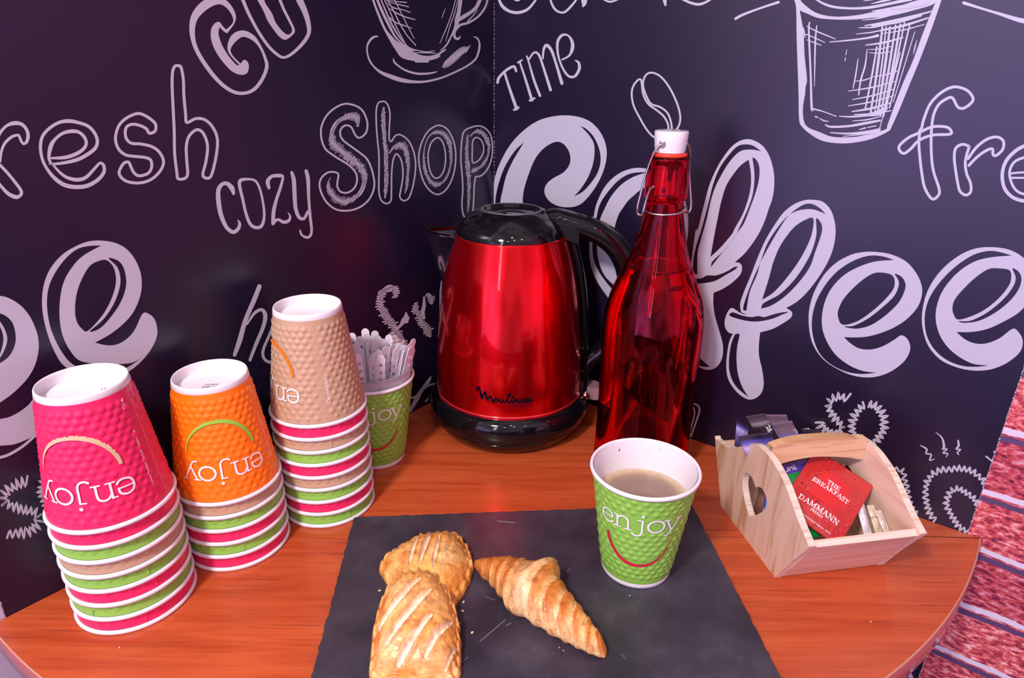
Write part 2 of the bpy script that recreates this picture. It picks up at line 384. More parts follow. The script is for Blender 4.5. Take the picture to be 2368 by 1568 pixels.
# ---- corner counter
def arc_pts(n, dr=0.0):
    a0 = atan2(dL.y, dL.x); a1 = atan2(dR.y, dR.x)
    if a0 > a1: a0 -= 2*pi
    out = []
    for i in range(n+1):
        t = i/n; a = a0+(a1-a0)*t; a += (.0012 if i == n else 0)
        r = .599+(.583-.599)*t+dr; out.append(C0+Vector((cos(a)*r, sin(a)*r, 0)))
    # tip running a little past the panel edge
    out.append(C0+dR*(.5835+dr)-nR*.0+Vector((0, 0, 0)))
    return out
ct = thing('corner_counter', (0, 0, 0), 'quarter-round cherry-red wooden counter fitted into the corner of the two printed panels', 'counter')
arc = arc_pts(72)
cor = C0+(nL+nR)*.0006
top = [cor]+[p+(nL+nR)*.0004 for p in arc]
n = len(top); TH = .022
V = [(p.x, p.y, 0) for p in top]+[(p.x, p.y, -TH) for p in top]
ic = C0+(PL+PR-2*C0)*.42; V = [(ic.x, ic.y, 0)]+V[:n]+[(ic.x, ic.y, -TH)]+V[n:]
Fc = []
for i in range(n):
    j = (i+1) % n; Fc += [(0, 1+i, 1+j), (n+1, n+2+j, n+2+i)]
obj('counter_top', V, Fc, TABLE, ct, False)
V = []; Fc = []
for p in top[1:]:
    q = (p-C0).normalized()
    V += [(p.x, p.y, -.0003), (p.x+q.x*.0012, p.y+q.y*.0012, -.0012), (p.x+q.x*.0012, p.y+q.y*.0012, -TH+.001), (p.x, p.y, -TH)]
for i in range(n-2):
    for k in range(3): Fc.append((4*i+k, 4*i+k+1, 4*i+4+k+1, 4*i+4+k))
obj('edge_band', V, Fc, EDGE, ct, True, label='glossy reddish-pink edge band')
V = []; Fc = []
for p in top[1:]:
    q = (p-C0).normalized(); V += [(p.x-q.x*.0002, p.y-q.y*.0002, .00012), (p.x+q.x*.0003, p.y+q.y*.0003, .0001), (p.x+q.x*.0008, p.y+q.y*.0008, -.0004)]
for i in range(n-2):
    for k in range(2): Fc.append((3*i+k, 3*i+k+1, 3*i+3+k+1, 3*i+3+k))
obj('glue_line', V, Fc, EDGELINE, ct, True, label='thin pale glue line along the rim')
# support cleats below the top
MB().box((.02, -.018, -.05), (.55, -.0005, -TH), lambda a, b, c_: C0+dL*a-nL*b+Vector((0, 0, c_))).build('cleat', EDGE, ct, False)
MB().box((.02, -.018, -.05), (.55, -.0005, -TH), lambda a, b, c_: C0+dR*a-nR*b+Vector((0, 0, c_))).build('cleat', EDGE, ct, False)

# ---------------------------------------------------------------- lettering printed on the two panels
# traced in the frame of the photograph, laid on the panel planes: groups give (origin, scale)
S3 = 2.9588
GR = {'A': (0, 0, S3), 'B': (400, 0, S3), 'C': (1100, 0, S3), 'D': (1568, 0, S3), 'E': (0, 500, S3), 'G': (1568, 500, S3), 'H': (0, 1000, 2.76),
      'I': (1600, 1000, 2.7604), 'K': (940, 420, 2.3764), 'L': (800, 640, 4.9), 'M': (2000, 860, 3.9212), 'N': (820, 0, 6.5778), 'O': (1800, 0, 4.6125),
      'P': (720, 220, 5.2273), 'Q': (1370, 840, 7.84), 'X': (0, 0, 1)}
LIFT = .0003
def printed(name, side, parts, label, kx=0):
    d, n, w = (dL, nL, wall_left) if side == 'L' else (dR, nR, wall_right)
    V = []; Fc = []; P0 = C0+n*(LIFT+kx*.00004)
    flat = []; mi = []
    for p in parts: flat += p if isinstance(p, list) else [p]
    for ip, part in enumerate(flat):
        g, (v, f) = part[0], part[1]; dk = part[2] if len(part) > 2 else 0; mi += [dk]*len(f)
        ox, oy, s = GR[g]; b = len(V); P1 = P0+n*(ip*.000006)
        for x, y in v: V.append(on_plane(ox+x/s, oy+y/s, P1, n))
        for q in f:
            V3 = [V[i+b] for i in q[:3]]
            if len(q) > 2 and (V3[1]-V3[0]).cross(V3[2]-V3[0]).dot(n) < 0: q = tuple(reversed(q))
            Fc.append(tuple(i+b for i in q))
    # keep the print on its panel
    L = LL if side == 'L' else LR
    for i, p in enumerate(V):
        s_ = (p-C0).dot(d); s2 = min(max(s_, .0004), L-.0016)
        if s2 != s_: V[i] = p+d*(s2-s_)
    return obj(name, V, Fc, None, w, False, label=label, mats=[INK, PANEL], midx=mi)
def St(g, pts, w=20, c=False, **k): return (g, ribbon(pts, w, c, **k))
def Fl(g, *loops):
    out = [(g, fill(loops[:1]))]+[(g, fill([h]), 1) for h in loops[1:]]
    return out if len(out) > 1 else out[0]
def Zz(g, pts, amp, step, w, c=False, seed=3, slant=0): return (g, zigzag(pts, amp, step, w, c, seed, slant))
def Fz(g, pts, c=False, seed=1, step=None):      # scribble-filled bar with toothed edges
    P = catmull(pts, c, 14); rnd = random.Random(seed)
    step = (step or 9)*1.15; dx, dy = (.52, -.85) if g == 'P' else (.95, -.30)
    parts = [ribbon([(p[0], p[1], p[2]*(.44 if g == 'P' else .6)) for p in pts], 20, c, 8, jag=.25, seed=seed)]; acc = 0
    for i, p in enumerate(P):
        if i and (acc := acc+math.hypot(p[0]-P[i-1][0], p[1]-P[i-1][1])) < step: continue
        acc = 0; L = p[2]*(.42+.20*rnd.random()); q = rnd.uniform(-.15, .15)*p[2]
        parts.append(ribbon([(p[0]-dx*L+q*dx, p[1]-dy*L+q*dy, step*.66), (p[0], p[1], step*.82), (p[0]+dx*L+q*dx, p[1]+dy*L+q*dy, step*.60)], 9, False, 3))
    return (g, merge(parts))

# big Coffee, right panel
G_C = [Fl('C', [(120,1390),(125,1250),(160,1130),(230,1000),(320,900),(430,825),(560,792),(680,795),(780,830),(850,900),(890,990),(895,1080),(870,1180),(820,1280),(750,1370),(690,1410),(610,1418),(540,1400),(490,1360),(470,1310),(485,1260),(530,1220),(600,1180),(640,1130),(648,1080),(635,1030),(600,985),(560,970),(510,985),(450,1030),(400,1100),(360,1200),(330,1300),(322,1390),(330,1550),(400,1660),(490,1690),(560,1700),(500,1800),(400,1800),(300,1760),(200,1660),(140,1520)],
      [(715,860),(715,860),(760,885),(810,940),(845,1020),(855,1100),(835,1180),(790,1250),(735,1310),(672,1345),(672,1345),(720,1290),(770,1210),(805,1110),(812,1000),(780,930)],
      [(330,975),(330,975),(270,1030),(205,1130),(165,1230),(140,1330),(135,1400),(150,1480),(180,1480),(168,1390),(185,1300),(210,1200),(250,1110),(290,1040)])]
G_o = [Fl('X', [(1372,506),(1380,470),(1400,430),(1430,402),(1465,389),(1500,391),(1540,405),(1575,440),(1591,501),(1586,570),(1560,650),(1520,710),(1470,735),(1430,715),(1400,680),(1375,640),(1364,600),(1364,550)],
      [(1497,398),(1497,398),(1472,399),(1451,404),(1428,419),(1404,446),(1387,473),(1379,505),(1371,550),(1371,590),(1383,625),(1412,665),(1440,690),(1440,690),(1425,665),(1400,640),(1386,610),(1381,580),(1381,550),(1387,510),(1398,483),(1414,453),(1438,426),(1465,409)],
      [(1500,432),(1461,456),(1441,480),(1428,503),(1420,540),(1424,600),(1440,640),(1475,660),(1510,630),(1540,570),(1550,510),(1545,460)])]
G_f1 = [Fl('G', [(420,-514),(480,-527),(540,-509),(590,-469),(630,-399),(655,-299),(658,-209),(645,-119),(620,-49),(590,40),(540,140),(460,250),(388,315),(388,315),(425,322),(438,355),(425,400),(370,455),(300,500),(243,524),(243,524),(241,600),(252,680),(280,780),(303,860),(308,920),(298,980),(270,1025),(225,1050),(170,1045),(120,1010),(70,940),(30,840),(18,740),(20,600),(45,530),(45,530),(15,520),(-10,435),(10,380),(40,353),(95,400),(95,400),(85,380),(95,280),(120,100),(135,89),(170,-49),(210,-199),(255,-309),(300,-389),(360,-469)],
      [(570,-444),(570,-444),(510,-484),(450,-491),(400,-474),(340,-409),(285,-329),(240,-219),(205,-79),(160,89),(125,200),(104,300),(102,398),(102,398),(132,398),(132,398),(133,260),(150,180),(185,60),(200,1),(225,-109),(255,-199),(300,-289),(350,-369),(410,-434),(460,-454),(520,-454)],
      [(483,-387),(483,-387),(430,-349),(380,-289),(330,-209),(295,-99),(270,20),(250,120),(222,278),(222,278),(290,215),(370,120),(385,89),(440,-9),(480,-119),(498,-209),(498,-299)],
      [(510,-399),(540,-379),(557,-329),(553,-249),(530,-159),(490,-49),(450,50),(400,120),(340,210),(290,265),(225,348),(225,348),(232,315),(265,280),(325,225),(388,140),(425,65),(473,-40),(508,-140),(522,-240),(520,-320)],
      [(110,430),(160,425),(200,405),(260,405),(330,380),(380,350),(405,345),(390,365),(330,400),(260,440),(200,455),(150,460),(115,458)],
      [(60,700),(80,800),(110,880),(135,940),(170,990),(220,1030),(220,1030),(160,1028),(115,1000),(75,930),(45,830),(40,740)])]
G_f2 = [Fl('G', [(725,-29),(660,60),(600,160),(550,270),(500,400),(450,520),(425,600),(432,658),(432,658),(470,672),(430,664),(370,628),(340,655),(320,710),(322,760),(345,795),(375,805),(375,805),(350,860),(335,950),(330,1040),(345,1120),(390,1190),(440,1235),(490,1255),(540,1240),(575,1200),(586,1140),(575,1050),(555,960),(553,880),(562,795),(562,795),(650,770),(730,725),(775,690),(778,655),(740,628),(740,628),(820,580),(900,500),(980,390),(1040,280),(1070,180),(1078,90),(1065,10),(1040,-50),(990,-99),(930,-112),(870,-110),(800,-85)],
      [(1012,-14),(1012,-14),(970,-55),(920,-83),(870,-83),(810,-50),(750,3),(700,75),(640,175),(580,285),(520,415),(464,560),(445,636),(468,646),(468,646),(490,520),(540,400),(560,330),(605,200),(665,100),(740,8),(800,-30),(860,-46),(930,-45)],
      [(925,15),(870,25),(800,70),(740,140),(690,220),(650,320),(620,430),(575,572),(575,572),(655,520),(745,420),(825,310),(885,200),(918,110)],
      [(945,15),(980,50),(985,100),(965,170),(940,240),(900,350),(820,460),(730,550),(640,610),(568,633),(568,633),(580,600),(620,575),(700,530),(800,430),(880,310),(922,220),(947,120)],
      [(375,658),(352,680),(420,705),(500,720),(570,718),(650,700),(710,675),(755,655),(700,660),(640,675),(590,690),(550,683),(500,690),(440,680)],
      [(390,808),(390,808),(365,870),(350,960),(350,1050),(370,1120),(410,1180),(483,1238),(483,1238),(440,1170),(410,1080),(400,980),(405,890),(420,810)])]
G_e1 = [Fl('G', [(1360,245),(1460,262),(1560,310),(1630,390),(1665,470),(1668,540),(1640,620),(1570,700),(1480,760),(1370,805),(1260,828),(1135,828),(1135,828),(1180,870),(1240,905),(1320,912),(1400,890),(1480,845),(1525,815),(1565,835),(1588,885),(1580,940),(1540,1000),(1460,1060),(1370,1095),(1280,1103),(1180,1085),(1080,1040),(1000,985),(940,910),(905,820),(893,700),(905,600),(940,500),(1000,400),(1080,320),(1180,265),(1270,245)],
      [(1478,300),(1478,300),(1400,275),(1310,270),(1210,300),(1110,360),(1030,440),(960,550),(925,650),(915,750),(930,850),(970,940),(1040,1010),(1140,1060),(1250,1080),(1362,1070),(1362,1070),(1270,1060),(1180,1025),(1090,960),(1030,880),(990,780),(985,680),(1010,570),(1060,480),(1140,400),(1240,345),(1350,310)],
      [(1340,390),(1270,430),(1190,500),(1130,570),(1097,640),(1095,690),(1125,742),(1220,722),(1318,658),(1408,578),(1466,510),(1483,460),(1468,407),(1408,387)],
      [(1482,394),(1530,415),(1555,460),(1550,510),(1510,590),(1430,670),(1330,740),(1240,768),(1170,765),(1140,752),(1200,750),(1300,700),(1400,622),(1480,544),(1510,470),(1503,430)])]
G_e2 = [Fl('G', [(2150,212),(2250,225),(2330,260),(2400,320),(2440,400),(2440,480),(2400,580),(2330,660),(2230,720),(2120,770),(2010,792),(1905,792),(1905,792),(1960,840),(2030,870),(2110,870),(2200,835),(2290,770),(2335,800),(2358,850),(2350,910),(2310,960),(2230,1015),(2130,1050),(2020,1056),(1910,1035),(1800,985),(1720,900),(1680,800),(1668,690),(1690,560),(1740,450),(1820,350),(1930,265),(2040,220)],
      [(2285,270),(2285,270),(2200,245),(2120,238),(2020,265),(1910,335),(1810,430),(1730,540),(1692,650),(1690,760),(1715,850),(1770,930),(1850,990),(1950,1025),(2050,1030),(2125,1020),(2125,1020),(2020,1010),(1920,960),(1840,890),(1785,800),(1762,690),(1780,580),(1830,480),(1920,380),(2030,310),(2150,280)],
      [(2130,360),(2060,400),(1980,470),(1900,560),(1878,620),(1885,670),(1915,707),(2000,687),(2100,638),(2198,558),(2266,470),(2280,410),(2265,368),(2195,357)],
      [(2288,357),(2330,380),(2350,430),(2330,500),(2270,580),(2170,660),(2060,715),(1960,730),(1920,718),(2000,715),(2110,662),(2222,572),(2292,482),(2310,420)])]
for nm, parts, lb in (('letter_c', G_C, 'large white brush capital C behind the kettle'), ('letter_o', G_o, 'large white brush letter o behind the bottle neck'),
                      ('letter_f', G_f1, 'large white brush letter f just right of the bottle'), ('letter_f', G_f2, 'large white brush letter f, second in the word'),
                      ('letter_e', G_e1, 'large white brush letter e above the wooden basket'), ('letter_e', G_e2, 'large white brush letter e at the right edge')):
    printed(nm, 'R', parts, lb)

# TIME, bean, top words, right panel
printed('printed_word', 'R', [St('C', [(150,565,18),(160,530,18),(210,480,18),(260,455,18),(277,487,16)]), St('C', [(195,490,16),(230,600,18),(280,745,22)]), St('C', [(262,752,14),(292,735,16)]),
    St('C', [(288,428,12),(316,412,12)]), St('C', [(300,420,12),(340,540,16),(385,685,20)]), St('C', [(370,688,14),(402,672,14)]),
    St('C', [(350,385,12),(365,430,12),(400,550,17),(440,655,18)]), St('C', [(365,405,12),(400,360,14),(432,375,16),(460,450,16),(512,615,20)]), St('C', [(460,400,12),(465,340,16),(485,310,22),(517,342,20),(545,420,17),(590,570,22)]),
    St('C', [(592,408,12),(640,380,14),(662,330,24),(658,280,20),(630,242,12),(590,242,18),(560,290,18),(565,380,14),(595,465,14),(635,520,16),(678,522,18),(708,475,20),(706,432,18),(684,414,10)])], 'handwritten white word TIME')
printed('printed_bean', 'R', [St('C', [(1130,545),(1090,570),(1068,630),(1080,720),(1130,820),(1180,900),(1230,945),(1280,955),(1312,920),(1318,860),(1290,800),(1240,755),(1180,710),(1145,640)], 13, True),
    St('C', [(1200,497),(1160,520),(1145,580),(1165,650),(1200,710),(1260,732),(1310,770),(1335,830),(1345,905),(1345,905),(1385,870),(1400,800),(1375,700),(1320,590),(1260,520)], 13, True)], 'outlined coffee bean drawing')
printed('printed_word', 'R', [St('C', [(150,-40,14),(165,10,18),(190,50,22),(240,80,20),(300,85,20),(360,60,18),(410,0,14),(430,-40,12)]), St('C', [(250,-10,6),(285,5,10),(315,-10,6)]),
    St('C', [(510,-30,14),(515,10,14),(540,60,16),(580,85,14),(620,75,16),(680,10,14),(700,-30,12)]), St('C', [(742,-30,50),(742,20,34),(735,42,14)]), St('C', [(870,-5,8),(920,12,14),(980,-5,8)]),
    St('C', [(1290,-20,34),(1298,35,14)]), St('C', [(1415,-5,14),(1480,22,18),(1540,28,18),(1612,-5,12)]), St('C', [(1778,128,18),(1830,100,17),(1950,55,14),(2072,15,18)]),
    St('D', [(1955,20,22),(2100,65,16),(2200,95,20),(2320,133,30),(2400,150,34)])], 'lower ends of a handwritten word cut by the frame')
# fresh, right
printed('printed_word', 'R', [St('D', [(1905,720),(1925,740),(1960,738),(2005,705),(2018,670),(1980,620),(1910,595),(1850,605),(1780,650),(1720,720),(1680,820),(1655,900),(1580,940),(1520,990),(1513,1025),(1545,1050),(1590,1020),(1650,960),(1740,925),(1860,918),(1865,890),(1830,868),(1740,868),(1655,905)], 19),
    St('D', [(1655,890),(1648,980),(1655,1080),(1670,1200),(1690,1290),(1740,1362),(1785,1330),(1783,1280),(1750,1180),(1735,1080),(1732,930),(1745,800),(1780,720),(1830,680),(1875,668),(1905,720)], 19),
    St('D', [(1990,1000),(1945,988),(1900,1015),(1890,1080),(1900,1170),(1915,1260),(1930,1310),(1970,1335),(2003,1310),(2000,1250),(1975,1190),(1965,1120),(1975,1060),(1992,1005)], 19),
    St('D', [(1985,1085),(2040,1010),(2110,955),(2180,937),(2225,965),(2222,1020),(2180,1062),(2155,1058),(2150,1018),(2100,1035),(2040,1080),(1990,1132)], 19),
    St('D', [(2440,985),(2367,1000),(2300,1040),(2240,1110),(2218,1200),(2235,1290),(2290,1350),(2367,1375),(2440,1370)], 24), St('D', [(2440,1065),(2367,1078),(2300,1110),(2268,1180),(2290,1270),(2340,1320),(2420,1335)], 18),
    St('D', [(2275,1187),(2350,1180),(2430,1180)], 14), St('D', [(2285,1217),(2350,1217),(2430,1215)], 14)], 'outlined handwritten word fre at the right edge')
# takeaway cup drawing
cupd = [Fl('O', [(160,-30),(170,0),(190,100),(195,400),(205,700),(215,1000),(222,1280),(260,1360),(340,1430),(440,1490),(540,1518),(700,1530),(850,1515),(1000,1480),(1120,1430),(1192,1388),(1192,1388),(1290,1170),(1400,900),(1500,660),(1600,400),(1700,120),(1745,-20),(1745,-20),(1690,0),(1620,160),(1540,360),(1430,660),(1340,860),(1240,1120),(1165,1330),(1150,1375),(1050,1410),(850,1455),(700,1465),(560,1455),(430,1405),(320,1360),(272,1290),(262,1150),(285,1000),(290,930),(305,840),(280,600),(268,350),(230,120),(225,60),(240,-30)]),
    Fl('O', [(190,-30),(280,50),(380,125),(500,165),(650,178),(850,160),(1050,118),(1300,60),(1500,0),(1740,-20),(1740,-20),(1640,50),(1500,95),(1200,170),(1000,190),(850,205),(700,210),(540,205),(420,190),(320,150),(215,95)]),
    St('O', [(380,-20,16),(480,38,24),(600,75,26),(800,90,24),(1000,75,30),(1250,25,30),(1420,-10,34)]), St('O', [(1000,118,8),(1200,90,26),(1400,50,30),(1600,-10,30)]), St('O', [(910,10,6),(1000,-5,16)]), St('O', [(990,40,6),(1120,10,24),(1240,-20,24)])]
for p, w in (([(333,240,16),(325,300,18),(330,480,20),(345,800,20),(355,1150,24),(372,1165,10)], 0), ([(410,275,12),(395,420,18),(388,700,14),(385,925,5)], 0), ([(263,290,8),(275,340,14),(285,400,10)], 0),
    ([(305,280,8),(400,330,14),(500,372,14),(610,416,8)], 0), ([(250,350,8),(380,400,12),(497,455,8)], 0), ([(305,425,8),(400,462,12),(455,482,10)], 0), ([(548,448,10),(750,430,16),(950,405,20),(1060,380,30)], 0),
    ([(365,1160,18),(480,1190,12),(618,1242,10)], 0), ([(650,1240,10),(780,1245,18),(930,1230,26),(1080,1200,60),(1150,1150,40)], 0), ([(500,1330,12),(560,1352,22),(750,1345,24),(950,1310,28),(1085,1285,20)], 0),
    ([(555,1415,10),(750,1425,20),(950,1405,24),(1080,1380,26)], 0), ([(690,1455,6),(900,1430,16),(1080,1400,14)], 0), ([(395,1243,16),(425,1255,10)], 0), ([(440,1262,6),(480,1285,14),(535,1296,8)], 0), ([(730,530,6),(720,585,10)], 0), ([(716,612,6),(710,645,12)], 0),
    ([(850,625,8),(825,800,16),(797,942,10)], 0), ([(946,525,8),(925,700,18),(880,850,18),(856,1012,14)], 0), ([(860,1383,8),(925,1365,18)], 0), ([(950,1360,10),(1040,1342,12)], 0), ([(1440,580,4),(1455,510,14),(1478,430,6)], 0)):
    cupd.append(St('O', p))
rv = random.Random(11)
for x0, y0, x1, y1, w in ((1050,500,925,1170,26),(1110,290,985,1200,34),(1150,280,1030,1200,22),(1190,290,1060,1210,36),(1250,270,1090,1230,30),(1300,260,1120,1240,34),(1345,240,1150,1150,24),(1400,270,1185,1150,26),(1455,340,1225,1090,14),(1300,560,1080,1370,16)):
    cupd.append(St('O', [(x0, y0, w*.6), ((x0+x1)/2+12, (y0+y1)/2-40, w*.8), (x1, y1, w*.6)]))
for x0, y0, x1, y1, w in ((820,865,1010,820,14),(745,972,1240,870,16),(790,1062,1235,950,16),(745,1130,1235,1020,16),(785,1190,1190,1100,24),(810,1222,1200,1180,18),(790,1290,1100,1240,14),(860,296,1160,262,16),(830,362,1180,300,14),(930,482,1330,400,22),(960,528,1220,490,12),(965,562,1210,548,12),(895,215,1250,150,14),(925,275,1640,120,26),(1000,275,1520,165,40),(1080,330,1600,190,26),(1100,360,1560,260,14),(1000,820,1290,750,14),(1200,90,1600,30,30)):
    cupd.append(St('O', [(x0, y0, w*.5), ((x0+x1)/2, (y0+y1)/2+12, w), (x1, y1, w*.6)]))
printed('printed_drawing', 'R', cupd, 'chalk style drawing of a tapered takeaway cup')
# so / o c scribbles, right
printed('printed_word', 'R', [Zz('G', [(1180,1250),(1130,1235),(1070,1240),(1030,1275),(1035,1320),(1060,1370),(1110,1420),(1128,1455),(1100,1490),(1040,1480),(985,1450),(965,1400)], 26, 15, 15, seed=2, slant=4),
    Zz('G', [(1290,1285),(1240,1320),(1200,1380),(1190,1450),(1205,1510),(1270,1560),(1330,1560),(1385,1500),(1410,1440),(1405,1370),(1370,1310),(1320,1285)], 27, 15, 15, True, seed=4)], 'scribbled white word so above the basket')
printed('printed_word', 'R', [Zz('M', [(1110,1040),(1060,970),(980,900),(890,875),(800,880),(700,890),(620,920),(570,980),(552,1050),(555,1130),(560,1220),(600,1300),(640,1360)], 26, 22, 18, seed=6),
    Zz('M', [(1030,1240),(990,1150),(930,1100),(860,1060),(800,1060),(760,1110),(740,1180),(760,1250),(800,1330),(850,1400),(945,1458)], 26, 20, 18, seed=7), Zz('M', [(235,890),(330,890),(360,960),(380,1050),(400,1150),(430,1230),(465,1305)], 24, 22, 17, seed=9),
    St('M', [(505,668,8),(560,700,16),(555,740,13),(602,750,14),(588,800,13),(632,790,6)]), St('M', [(643,548,5),(700,600,14),(718,680,22),(703,702,12),(748,700,10),(708,735,12),(752,742,12),(735,772,6)]),
    St('M', [(845,622,14),(850,670,20),(828,700,12),(868,705,12),(838,732,12),(852,748,10)]), St('M', [(1100,768,16),(1150,810,12),(1172,862,12)]), St('M', [(1168,722,10),(1200,772,16),(1150,800,10),(1185,830,12)])], 'scribbled rings and steam marks by the panel edge')
# outlined letters low behind the bottle
printed('printed_word', 'R', [St('Q', [(1752,330,16),(1872,340,18),(1820,470,20),(1760,610,14)]), St('Q', [(1735,740,26),(1840,735,30),(1920,780,32),(1940,860,34),(1900,1000,34),(1830,1200,36),(1780,1325,40)]), St('Q', [(1735,770,20),(1810,780,22),(1850,860,26),(1840,980,26),(1790,1150,26),(1735,1300,34)]),
    St('X', [(1440,890,5),(1452,905,5),(1448,935,5),(1470,965,5),(1490,940,5),(1482,900,5),(1462,885,5)], 5, True), St('X', [(1500,880,5),(1512,930,5),(1530,975,6),(1548,930,5),(1556,890,5),(1545,880,5),(1530,935,5),(1514,885,5)], 5, True),
    St('X', [(1572,930,5),(1566,960,5),(1575,990,5),(1588,975,5),(1588,940,5)], 5, True)], 'outlined white letters partly hidden behind the red bottle')
printed('printed_word', 'R', [St('X', [(2095,1556,4),(2104,1566,4),(2103,1552,4),(2113,1574,4)]), St('X', [(2098,1554,3),(2110,1572,3)])], 'small white letter mark below the counter')

# left panel
printed('printed_word', 'L', [St('A', [(-30,985),(-10,930),(15,890),(50,858),(95,843,28),(143,848,24),(178,880,22),(192,925,24),(184,968,22),(162,984,18),(145,965,18),(130,930,18),(115,925,18),(75,940,20),(30,985,20),(8,1045,18),(2,1105,14)]),
    St('A', [(-30,1100),(30,1160),(90,1230),(146,1310,22),(128,1345,24),(95,1345,28),(50,1320,24),(0,1265,20),(-30,1220,20)]),
    St('A', [(340,1118,14),(370,1122,16),(450,1112,22),(540,1088,26),(620,1042,26),(660,1000,24),(664,950,22),(640,900,22),(600,862,22),(540,840,22),(470,828,26),(400,840,22),(330,885,22),(288,940,22),(277,1010,22),(290,1090,20),(325,1160,20),(375,1220,26),(440,1265,28),(520,1280,28),(600,1270,28),(670,1230,26),(710,1180,24),(710,1135,22),(685,1115,18),(650,1150,20),(590,1212,24),(530,1230,26),(460,1215,22),(410,1180,18),(365,1130,14),(335,1085,20),(348,1000,30),(380,950,22),(430,912,22),(490,898,26),(540,905,22),(578,940,22),(590,985,22),(565,1025,24),(510,1058,26),(440,1078,24),(350,1082,14)]),
    St('A', [(1030,912),(1062,895),(1064,850),(1030,815),(980,785),(935,778),(870,805),(820,850),(795,910),(792,970),(815,1025),(860,1060),(920,1070),(990,1077),(1030,1095),(1038,1140),(1020,1180),(985,1198),(945,1202),(915,1180),(895,1140),(880,1110),(850,1115),(825,1150),(815,1185),(835,1220),(880,1245),(950,1252),(1020,1235),(1080,1190),(1116,1130),(1113,1080),(1080,1030),(1030,1000),(960,985),(900,980),(865,950),(857,900),(870,865),(910,850),(960,860),(1000,880),(1015,905)], 20, True),
    St('A', [(1195,455),(1180,500),(1178,600),(1185,750),(1192,900),(1195,1050),(1210,1180),(1218,1222),(1262,1222),(1284,1190),(1278,1100),(1275,1000),(1295,930),(1345,888),(1385,905),(1412,960),(1420,1020),(1408,1110),(1388,1190),(1400,1215),(1430,1218),(1450,1190),(1475,1090),(1488,990),(1480,920),(1440,850),(1390,815),(1335,813),(1278,838),(1270,780),(1258,650),(1255,550),(1240,465),(1222,450)], 20, True)], 'outlined handwritten white word resh')
printed('printed_word', 'L', [St('A', [(1598,1325,20),(1585,1285,34),(1550,1255,26),(1515,1265,26),(1493,1310,30),(1498,1400,32),(1515,1480,30),(1550,1555,26),(1595,1588,26),(1630,1565,24),(1640,1530,20),(1628,1508,8)]),
    St('A', [(1645,1235,24),(1640,1275,22),(1660,1360,20),(1680,1450,20),(1710,1530,22),(1750,1557,22),(1790,1545,22),(1808,1480,18),(1800,1390,16),(1780,1300,16),(1750,1240,16),(1700,1226,16)], 18, True),
    St('A', [(1840,1285,22),(1832,1240,28),(1860,1207,22),(1910,1202,26),(1935,1212,18),(1920,1280,20),(1890,1370,22),(1872,1450,26),(1868,1530,24)]), St('A', [(1868,1528,22),(1900,1502,18),(1940,1520,22),(1975,1510,22),(1985,1480,14),(1970,1455,5)]),
    St('A', [(1996,1180,20),(2010,1230,28),(2015,1320,28),(2022,1420,26),(2045,1485,24),(2080,1495,20),(2105,1450,20)]), St('A', [(2095,1170,24),(2108,1230,26),(2112,1350,20),(2122,1480,20),(2132,1568,18),(2125,1610,18),(2100,1625,18),(2065,1608,14),(2053,1578,12)])], 'handwritten white word cozy')
printed('printed_word', 'L', [St('A', [(1550,215,22),(1597,160,12),(1602,110,24),(1570,50,34),(1520,10,44),(1460,8,58),(1390,45,64),(1330,120,50),(1315,220,36),(1340,330,28),(1410,450,28),(1500,560,26),(1590,625,24),(1670,638,22),(1740,610,24),(1795,540,24),(1825,460,24),(1815,400,20),(1780,320,18),(1730,258,34),(1660,230,44),(1600,262,50),(1568,330,24),(1585,380,12),(1640,438,12)]),
    Fl('A', [(1500,150),(1470,160),(1445,200),(1445,270),(1475,350),(1530,430),(1590,490),(1650,512),(1690,500),(1703,460),(1695,425),(1670,410),(1645,435),(1620,445),(1570,390),(1520,310),(1495,230),(1505,185),(1515,170)]), St('A', [(1500,158,14),(1525,195,20),(1552,218,18)]),
    St('A', [(1650,-30,24),(1700,90,22),(1770,220,20),(1840,320,20),(1900,375,20),(1940,393,18),(1990,373,20),(2060,310,24),(2108,240,26),(2113,180,30),(2090,90,38),(2050,0,46),(2040,-30,46)]),
    Fl('A', [(1745,-30),(1755,-10),(1800,70),(1830,140),(1870,200),(1910,250),(1950,272),(1990,250),(2018,210),(1990,140),(1950,60),(1915,-30),(1915,-30),(1895,-30),(1930,60),(1965,130),(1998,200),(1980,235),(1945,225),(1890,160),(1860,90),(1815,20),(1800,-30)])], 'handwritten white word GO in hollow block letters')
